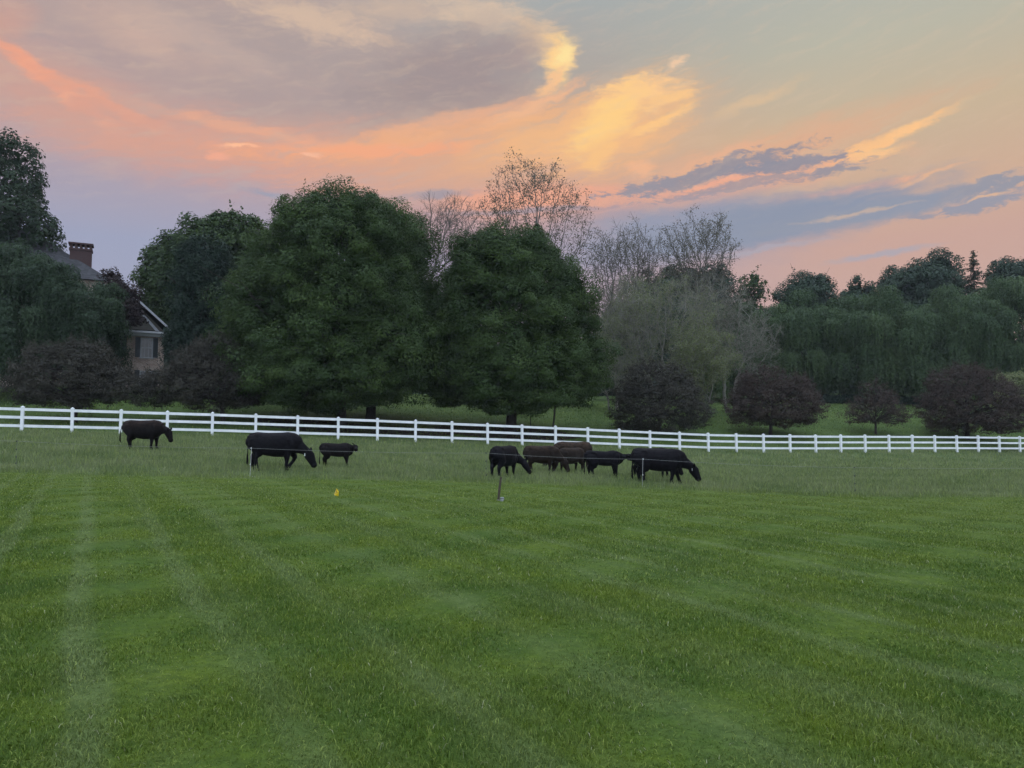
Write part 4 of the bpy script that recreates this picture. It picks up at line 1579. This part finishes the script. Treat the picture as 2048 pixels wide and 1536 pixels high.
    roof = rf.build('roof', M['shingle'], root)
    # white rake boards and cornice
    tr = MB()
    for sx in (-1, 1):
        nx, nz = (za - ze) - .22, hw
        ln = math.hypot(nx, nz)
        ox, oz = sx * nx / ln * .0, .24
        tr.hexa([(sx * (hw + .04), ye - .08, e - .06), (0, ye - .08, zt - .06), (0, ye - .003, zt - .06), (sx * (hw + .04), ye - .003, e - .06)],
                [(sx * (hw + .04), ye - .08, e + .17), (0, ye - .08, zt + .17), (0, ye - .003, zt + .17), (sx * (hw + .04), ye - .003, e + .17)])
    tr.build('rake_board', M['trim'], root)
    tr = MB()
    for sx in (-1, 1):
        tr.hexa([(sx * (hw - .95), -.06, e + .02), (sx * .4, -.06, zt - .72), (sx * .4, .015, zt - .72), (sx * (hw - .95), .015, e + .02)],
                [(sx * (hw - 1.25), -.06, e + .02), (sx * .4, -.06, zt - .98), (sx * .4, .015, zt - .98), (sx * (hw - 1.25), .015, e + .02)])
    tr.build('gable_trim', M['trim'], root)
    cn = MB()
    cn.box(-hw - .1, hw + .1, -.62, -.004, e - .27, e - .08)
    cn.box(-hw + .25, hw - .25, -.34, -.004, e - .52, e - .273)
    cn.build('cornice', M['trim'], root)

    def window(px, row_t, row_b, wpx, left_shutter=True):
        c = hx(px, 0)
        zt_, zb_ = Z(hz(px, row_t, 0)), Z(hz(px, row_b, 0))
        hw_ = wpx * Y0 * ca / F / 2
        f = MB()
        for a in (-1, 1):
            f.box(c + a * hw_ - .045, c + a * hw_ + .045, -.07, -.004, zb_, zt_)
        f.box(c - hw_ + .048, c + hw_ - .048, -.068, -.004, zt_ - .09, zt_)
        f.box(c - hw_ - .12, c + hw_ + .12, -.12, -.004, zb_ - .10, zb_ - .003)
        f.box(c - hw_ + .048, c + hw_ - .048, -.06, -.004, (zb_ + zt_) / 2 - .03, (zb_ + zt_) / 2 + .03)
        for k in (-1 / 3, 1 / 3):
            f.box(c + k * hw_ - .012, c + k * hw_ + .012, -.05, -.022, zb_, (zb_ + zt_) / 2 - .033)
            f.box(c + k * hw_ - .012, c + k * hw_ + .012, -.05, -.022, (zb_ + zt_) / 2 + .033, zt_ - .093)
        wo = f.build('window', M['sash'], root)
        p = MB()
        p.box(c - hw_ + .048, c + hw_ - .048, -.020, -.005, zb_, zt_ - .093)
        p.build('pane', M['glass'], wo)
        for a in (-1, 1):
            s_ = MB()
            s0, s1 = sorted((c + a * (hw_ + .06), c + a * (hw_ + .46)))
            s_.box(s0, s1, -.06, -.004, zb_, zt_ + .05)
            for q in range(14):
                zq = zb_ + .08 + q * (zt_ - zb_ - .1) / 14
                s_.box(s0 + .06, s1 - .06, -.085, -.061, zq, zq + .06)
            s_.build('shutter', M['shutter'], wo)

    window(290, 674, 713, 23)
    window(226, 672, 713, 23)
    for px in (290, 226):
        window(px, 740, 782, 23)
    # chimney
    yc = D + 2.0
    c0, c1 = hx(129, yc), hx(171, yc)
    ct = Z(hz(160, 495, yc))
    ch = MB()
    ch.box(c0, c1, yc, yc + 1.1, Z(mze) + .2, ct - .75)
    ch.box(c0 - .08, c1 + .08, yc - .08, yc + 1.18, ct - .747, ct - .55)
    chim = ch.build('chimney', M['chimney_brick'], roof)
    cp = MB()
    n = 5
    for i in range(n):
        xx = c0 + (c1 - c0 - .2) * i / (n - 1)
        for yy in (yc, yc + .9):
            cp.box(xx, xx + .2, yy, yy + .2, ct - .547, ct - .163)
    cp.box(c0 - .14, c1 + .14, yc - .14, yc + 1.24, ct - .16, ct)
    cp.build('chimney_cap', M['chimney_brick'], root)


make_house()


# ------------------------------------------------------------------ faint evening haze
HAZE = .0002
if HAZE:
    m, t, out = new_mat('evening_haze')
    v = t.node('ShaderNodeVolumePrincipled')
    v.inputs['Color'].default_value = (.80, .86, .95, 1)
    v.inputs['Density'].default_value = HAZE
    t.l.new(v.outputs[0], out.inputs['Volume'])
    hb = MB()
    hb.box(-640, 640, -90, 420, -9, 40)
    tag(hb.build('haze', m), 'thin evening haze over the fields', 'haze', kind='stuff')

# ------------------------------------------------------------------ sky
SUN_EL, SUN_AZ = 2.0, 24.0       # degrees; azimuth to the right of the view


def azel(px, row):
    d = ray(px, row)
    return math.degrees(math.atan2(d[0], d[1])), math.degrees(math.atan2(d[2], math.hypot(d[0], d[1])))


def make_world():
    w = bpy.data.worlds.new('World')
    sc.world = w
    w.use_nodes = True
    w.cycles.sampling_method = 'NONE'      # the sky is broad and even: plain path sampling finds it
    t = NT(w.node_tree)
    t.n.clear()
    out = t.node('ShaderNodeOutputWorld')
    d = t.node('ShaderNodeTexCoord').outputs['Generated']
    x, y, z = t.sep(d)
    az = t.math('MULTIPLY', t.math('ARCTAN2', x, y), 180 / math.pi)
    hyp = t.math('SQRT', t.math('ADD', t.math('MULTIPLY', x, x), t.math('MULTIPLY', y, y)))
    el = t.math('MULTIPLY', t.math('ARCTAN2', z, hyp), 180 / math.pi)
    pe = t.comb(az, el, 0.0)
    # base gradients
    rows = [860, 520, 420, 300, 150, 0]
    els = [max(azel(1024, r)[1], 0) for r in rows]
    elf = t.math('DIVIDE', el, 34.0)

    def grad(cs):
        return t.ramp(elf, [(min(e / 34.0, 1), lin(*c)) for e, c in zip(els, cs)])

    L = grad([(165, 166, 184), (157, 162, 187), (171, 160, 174), (190, 160, 156), (186, 160, 157), (190, 167, 158)])
    Mi = grad([(185, 160, 165), (172, 160, 176), (204, 160, 150), (216, 172, 142), (174, 168, 160), (166, 171, 171)])
    Rr = grad([(194, 163, 158), (202, 165, 152), (207, 173, 149), (201, 180, 152), (186, 183, 166), (176, 180, 173)])
    c = t.mix(t.rng(az, -26, 4), L, Mi)
    c = t.mix(t.rng(az, 2, 26), c, Rr)
    # warped coordinates for the clouds
    wn = t.noise(t.vmath('MULTIPLY', pe, (.10, .22, 1)), 1.0, 4, .5, color=True)
    wn2 = t.noise(t.vmath('MULTIPLY', pe, (.38, .8, 1)), 1.0, 4, .62, color=True)
    pw = t.vmath('ADD', pe, t.vmath('MULTIPLY', t.vmath('SUBTRACT', wn, (.5, .5, .5)), (2.4, 1.1, 0)))
    pw = t.vmath('ADD', pw, t.vmath('MULTIPLY', t.vmath('SUBTRACT', wn2, (.5, .5, .5)), (2.4, 1.1, 0)))
    fb = t.noise(t.vmath('MULTIPLY', pw, (.22, .6, 1)), 1.0, 6, .62)
    fb2 = t.noise(t.vmath('MULTIPLY', pw, (.55, 1.7, 1)), 1.0, 6, .66)
    fb3 = t.noise(t.vmath('MULTIPLY', pw, (.85, 2.6, 1)), 1.0, 5, .66)
    # wind-drawn fibres rising to the right
    fr_ = t.vmath('ADD', pw, (0, 0, 0))
    fxx, fyy, _ = t.sep(fr_)
    fib = t.noise(t.comb(t.math('ADD', t.math('MULTIPLY', fxx, .22), t.math('MULTIPLY', fyy, .06)),
                         t.math('SUBTRACT', t.math('MULTIPLY', fyy, 1.5), t.math('MULTIPLY', fxx, .34)), 0.0), 1.0, 6, .66)

    def blob(c, px, row, rx, ry, rot, colr, op, soft=.8, rough=.8, kind=0):
        a, e = azel(px, row)
        ca = math.cos(R(a)) ** 2
        k = 180 / math.pi / F
        sx, sy = rx * k * ca, ry * k * math.cos(R(a))
        mp = t.node('ShaderNodeMapping', vector_type='TEXTURE')
        mp.inputs['Location'].default_value = (a, e, 0)
        mp.inputs['Rotation'].default_value = (0, 0, R(rot))
        mp.inputs['Scale'].default_value = (sx, sy, 1)
        ma = t.node('ShaderNodeVectorMath', operation='MULTIPLY_ADD')     # tiny link keeps the layers in order
        t.put(ma.inputs[0], c)
        ma.inputs[1].default_value = (1e-7, 1e-7, 1e-7)
        t.put(ma.inputs[2], pw)
        t.l.new(ma.outputs[0], mp.inputs['Vector'])
        ln = t.vmath('LENGTH', mp.outputs[0])
        ln = t.math('MULTIPLY_ADD', (fb, fb2, fib, fb3)[kind], rough * 2.4, ln)
        f = t.rng(ln, 1.0 + soft * .45 + rough * 1.2, 1.0 - soft * .75 + rough * 1.2, 0, op)
        return t.mix(f, c, lin(*colr))

    B = [
        # upper left: mauve sheet
        (560, 110, 640, 140, -4, (172, 157, 155), .85, 1.5, .4),
        (290, 75, 150, 40, -12, (202, 172, 160), .85, 1.4, .7, 0),
        (440, 105, 190, 30, -16, (196, 172, 162), .8, 1.4, .7, 0),
        (620, 40, 170, 26, -8, (214, 186, 164), .9, 1.1, 1.1, 1),
        (820, 20, 190, 20, 6, (204, 180, 162), .75, 1.2, .9, 1),
        (980, 34, 110, 30, -8, (214, 190, 168), .85, 1.1, .8, 1),
        (620, 190, 240, 42, -4, (164, 149, 152), .45, 1.6, .6),
        (910, 150, 190, 72, 10, (161, 146, 146), .95, .9, .45),
        # orange streak at the left
        (130, 210, 300, 75, -18, (208, 162, 148), .75, 1.5, .5),
        (95, 162, 190, 18, -27, (240, 164, 134), .95, 1.0, .8, 1),
        (230, 218, 150, 14, -14, (240, 164, 132), .9, 1.0, .9, 1),
        (10, 40, 60, 50, -40, (206, 160, 146), .7, 1.2, .5),
        (330, 270, 280, 56, -8, (206, 160, 148), .75, 1.5, .9, 2),
        # orange band low in the middle
        (640, 308, 420, 54, 2, (224, 164, 140), .85, 1.5, .9, 2),
        (860, 272, 290, 22, 10, (244, 176, 128), .95, 1.1, .9, 2),
        (980, 310, 280, 66, 6, (224, 173, 140), .8, 1.5, .8, 2),
        (520, 262, 260, 12, -4, (236, 174, 142), .6, 1.3, 1.0, 2),
        (740, 298, 260, 14, 4, (244, 170, 132), .85, 1.1, 1.0, 2),
        (960, 226, 190, 14, 12, (232, 176, 142), .8, 1.1, .8, 2),
        (1060, 215, 110, 12, 20, (240, 186, 146), .8, 1.1, .8, 2),
        (1120, 262, 180, 44, 14, (242, 186, 134), .85, 1.2, .6, 2),
        # glowing rim of the mauve cloud
        (1090, 88, 60, 30, -30, (228, 196, 160), .85, 1.2, .7, 1),
        (1122, 122, 34, 44, -8, (254, 210, 146), 1.0, .9, .5, 1),
        (1132, 112, 18, 26, -8, (255, 228, 160), .9, 1.0, .4, 1),
        (1100, 165, 40, 12, 34, (248, 196, 146), .9, 1.0, .7, 1),
        (1055, 92, 40, 40, 0, (172, 154, 150), .6, 1.2, .5),
        # bright orange cloud
        (1235, 255, 165, 72, 20, (243, 188, 136), .95, 1.15, .7, 2),
        (1275, 192, 90, 30, 10, (252, 203, 146), 1.0, .9, .9, 1),
        (1215, 240, 95, 34, 30, (255, 208, 136), 1.0, 1.0, .7, 1),
        (1340, 200, 56, 10, 6, (250, 200, 140), .95, .9, .9, 1),
        (1330, 240, 70, 10, 16, (252, 200, 136), .95, .9, .9, 1),
        (1200, 305, 44, 26, 40, (249, 196, 134), .9, 1.0, .8, 1),
        (1285, 335, 34, 16, 10, (244, 184, 142), .8, 1.0, .9, 1),
        (1500, 202, 100, 9, 15, (222, 190, 152), .7, 1.1, .9, 2),
        (1350, 127, 17, 11, 25, (240, 202, 166), .9, 1.0, .7, 1),
        # right hand streaks
        (1580, 290, 300, 34, 8, (224, 174, 142), .85, 1.2, .6, 2),
        (1790, 270, 150, 9, 14, (252, 198, 140), 1.0, .9, .6, 2),
        (1720, 292, 110, 10, 10, (249, 194, 138), .9, 1.0, .8, 2),
        (1720, 310, 90, 11, 4, (250, 200, 142), .95, 1.0, .7, 1),
        (1810, 360, 110, 5, 8, (248, 190, 138), .95, .9, .5, 1),
        (1690, 374, 150, 6, 4, (240, 176, 138), .9, 1.0, .7, 1),
        (1420, 320, 120, 14, 10, (232, 178, 144), .7, 1.1, .9, 2),
        (1420, 372, 280, 26, 4, (236, 170, 142), .9, 1.2, .6),
        (1050, 405, 170, 28, 3, (242, 170, 140), .8, 1.2, .7),
        # ragged dark cloud
        (1420, 346, 190, 19, 9, (148, 144, 154), .95, .6, 1.25, 3),
        (1560, 328, 130, 13, 4, (146, 144, 156), .95, .6, 1.25, 3),
        (1290, 374, 90, 12, 10, (152, 147, 157), .9, .6, 1.3, 3),
        (1660, 338, 70, 8, -4, (152, 148, 156), .9, .6, 1.3, 3),
        (1500, 366, 210, 10, 5, (156, 148, 156), .8, .7, 1.5, 3),
        (1440, 362, 60, 6, 6, (238, 172, 144), .85, .9, 1.0, 1),
        # blue grey bank
        (1380, 462, 320, 66, 3, (146, 153, 174), .97, .9, .35),
        (1580, 436, 320, 44, 6, (142, 150, 169), 1.0, .7, .45),
        (1760, 418, 260, 20, 5, (146, 152, 168), 1.0, .7, .6),
        (1960, 404, 130, 14, 3, (150, 152, 166), .95, .6, 1.1, 3),
        (1950, 376, 80, 11, 8, (150, 151, 163), .95, .6, 1.2, 3),
        (2040, 368, 70, 10, 4, (150, 151, 163), .95, .6, 1.2, 3),
        (1700, 428, 110, 4, 4, (206, 178, 158), .7, 1.0, .7, 1),
        (1980, 391, 50, 3, 3, (226, 182, 148), .8, .9, .7, 1),
        # small clouds low in the middle and at the left
        (880, 390, 70, 9, 4, (158, 152, 164), .85, 1.0, .8, 1),
        (530, 385, 44, 6, -2, (152, 158, 178), .8, 1.2, .7, 1),
        (1060, 425, 170, 7, 2, (152, 148, 162), .75, 1.1, 1.0, 1),
        (482, 292, 40, 4, 6, (255, 192, 152), .95, .9, .5, 1),
        (440, 314, 26, 11, -6, (242, 172, 144), .85, 1.0, .7, 1),
        (618, 308, 20, 4, 0, (246, 186, 154), .9, 1.0, .6, 1),
        (1530, 500, 110, 5, 5, (172, 166, 178), .8, 1.0, .6, 1),
        (1760, 508, 110, 7, 4, (172, 167, 178), .85, 1.0, .6, 1),
    ]
    for b in B:
        c = blob(c, *b)
    # grain of the cloud sheet
    up_ = t.math('MULTIPLY', t.rng(az, 14, -4), t.rng(el, 18, 24))
    c = t.mix(t.math('MULTIPLY', t.rng(fb2, .46, .74, 0, .14), up_), c, lin(214, 178, 160))
    c = t.mix(t.math('MULTIPLY', t.rng(fb, .50, .76, 0, .20), up_), c, lin(150, 146, 154))
    c = t.mix(t.math('MULTIPLY', t.rng(fib, .46, .74, 0, .20), t.rng(el, 13, 19)), c, lin(226, 196, 168))
    # unseen sky overhead and behind the camera, brightened to light the scene
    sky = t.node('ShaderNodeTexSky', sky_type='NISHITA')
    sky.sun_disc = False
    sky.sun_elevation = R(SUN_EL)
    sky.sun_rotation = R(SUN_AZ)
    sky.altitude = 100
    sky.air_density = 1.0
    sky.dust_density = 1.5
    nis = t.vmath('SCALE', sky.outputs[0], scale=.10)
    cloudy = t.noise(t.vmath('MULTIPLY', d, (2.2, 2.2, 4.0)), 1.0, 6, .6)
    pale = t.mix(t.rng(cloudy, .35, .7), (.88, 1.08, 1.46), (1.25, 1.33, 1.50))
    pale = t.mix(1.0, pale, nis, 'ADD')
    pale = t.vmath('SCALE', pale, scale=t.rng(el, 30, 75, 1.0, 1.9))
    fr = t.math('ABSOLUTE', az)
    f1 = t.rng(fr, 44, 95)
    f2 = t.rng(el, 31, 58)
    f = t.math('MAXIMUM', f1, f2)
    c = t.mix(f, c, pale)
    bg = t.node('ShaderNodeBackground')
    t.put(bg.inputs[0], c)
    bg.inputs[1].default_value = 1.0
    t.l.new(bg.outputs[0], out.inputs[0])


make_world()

sun = bpy.data.lights.new('sun', 'SUN')
sun.energy = .35
sun.angle = R(6)
sun.color = (1.0, .72, .48)
so = bpy.data.objects.new('sun', sun)
link(so)
sd = Vector((math.sin(R(SUN_AZ)) * math.cos(R(4)), math.cos(R(SUN_AZ)) * math.cos(R(4)), math.sin(R(4))))
so.rotation_euler = sd.to_track_quat('Z', 'Y').to_euler()

# ------------------------------------------------------------------ camera, settings
cam = bpy.data.cameras.new('camera')
co = bpy.data.objects.new('camera', cam)
link(co)
cam.sensor_fit = 'HORIZONTAL'
cam.sensor_width = 36.0
cam.lens = 36.0 * F / 2048
cam.clip_start = .1
cam.clip_end = 4000
co.location = (0, 0, CAMH)
co.rotation_euler = (R(90) + TILT, 0, 0)
sc.camera = co
sc.view_settings.view_transform = 'Standard'
sc.view_settings.look = 'None'
sc.view_settings.gamma = 1.0
sc.view_settings.exposure = 0.0
sc.render.engine = 'CYCLES'
sc.cycles.use_denoising = True
sc.cycles.max_bounces = 6
sc.cycles.diffuse_bounces = 3
sc.cycles.glossy_bounces = 2
sc.cycles.transmission_bounces = 3
sc.cycles.sample_clamp_indirect = 4.0
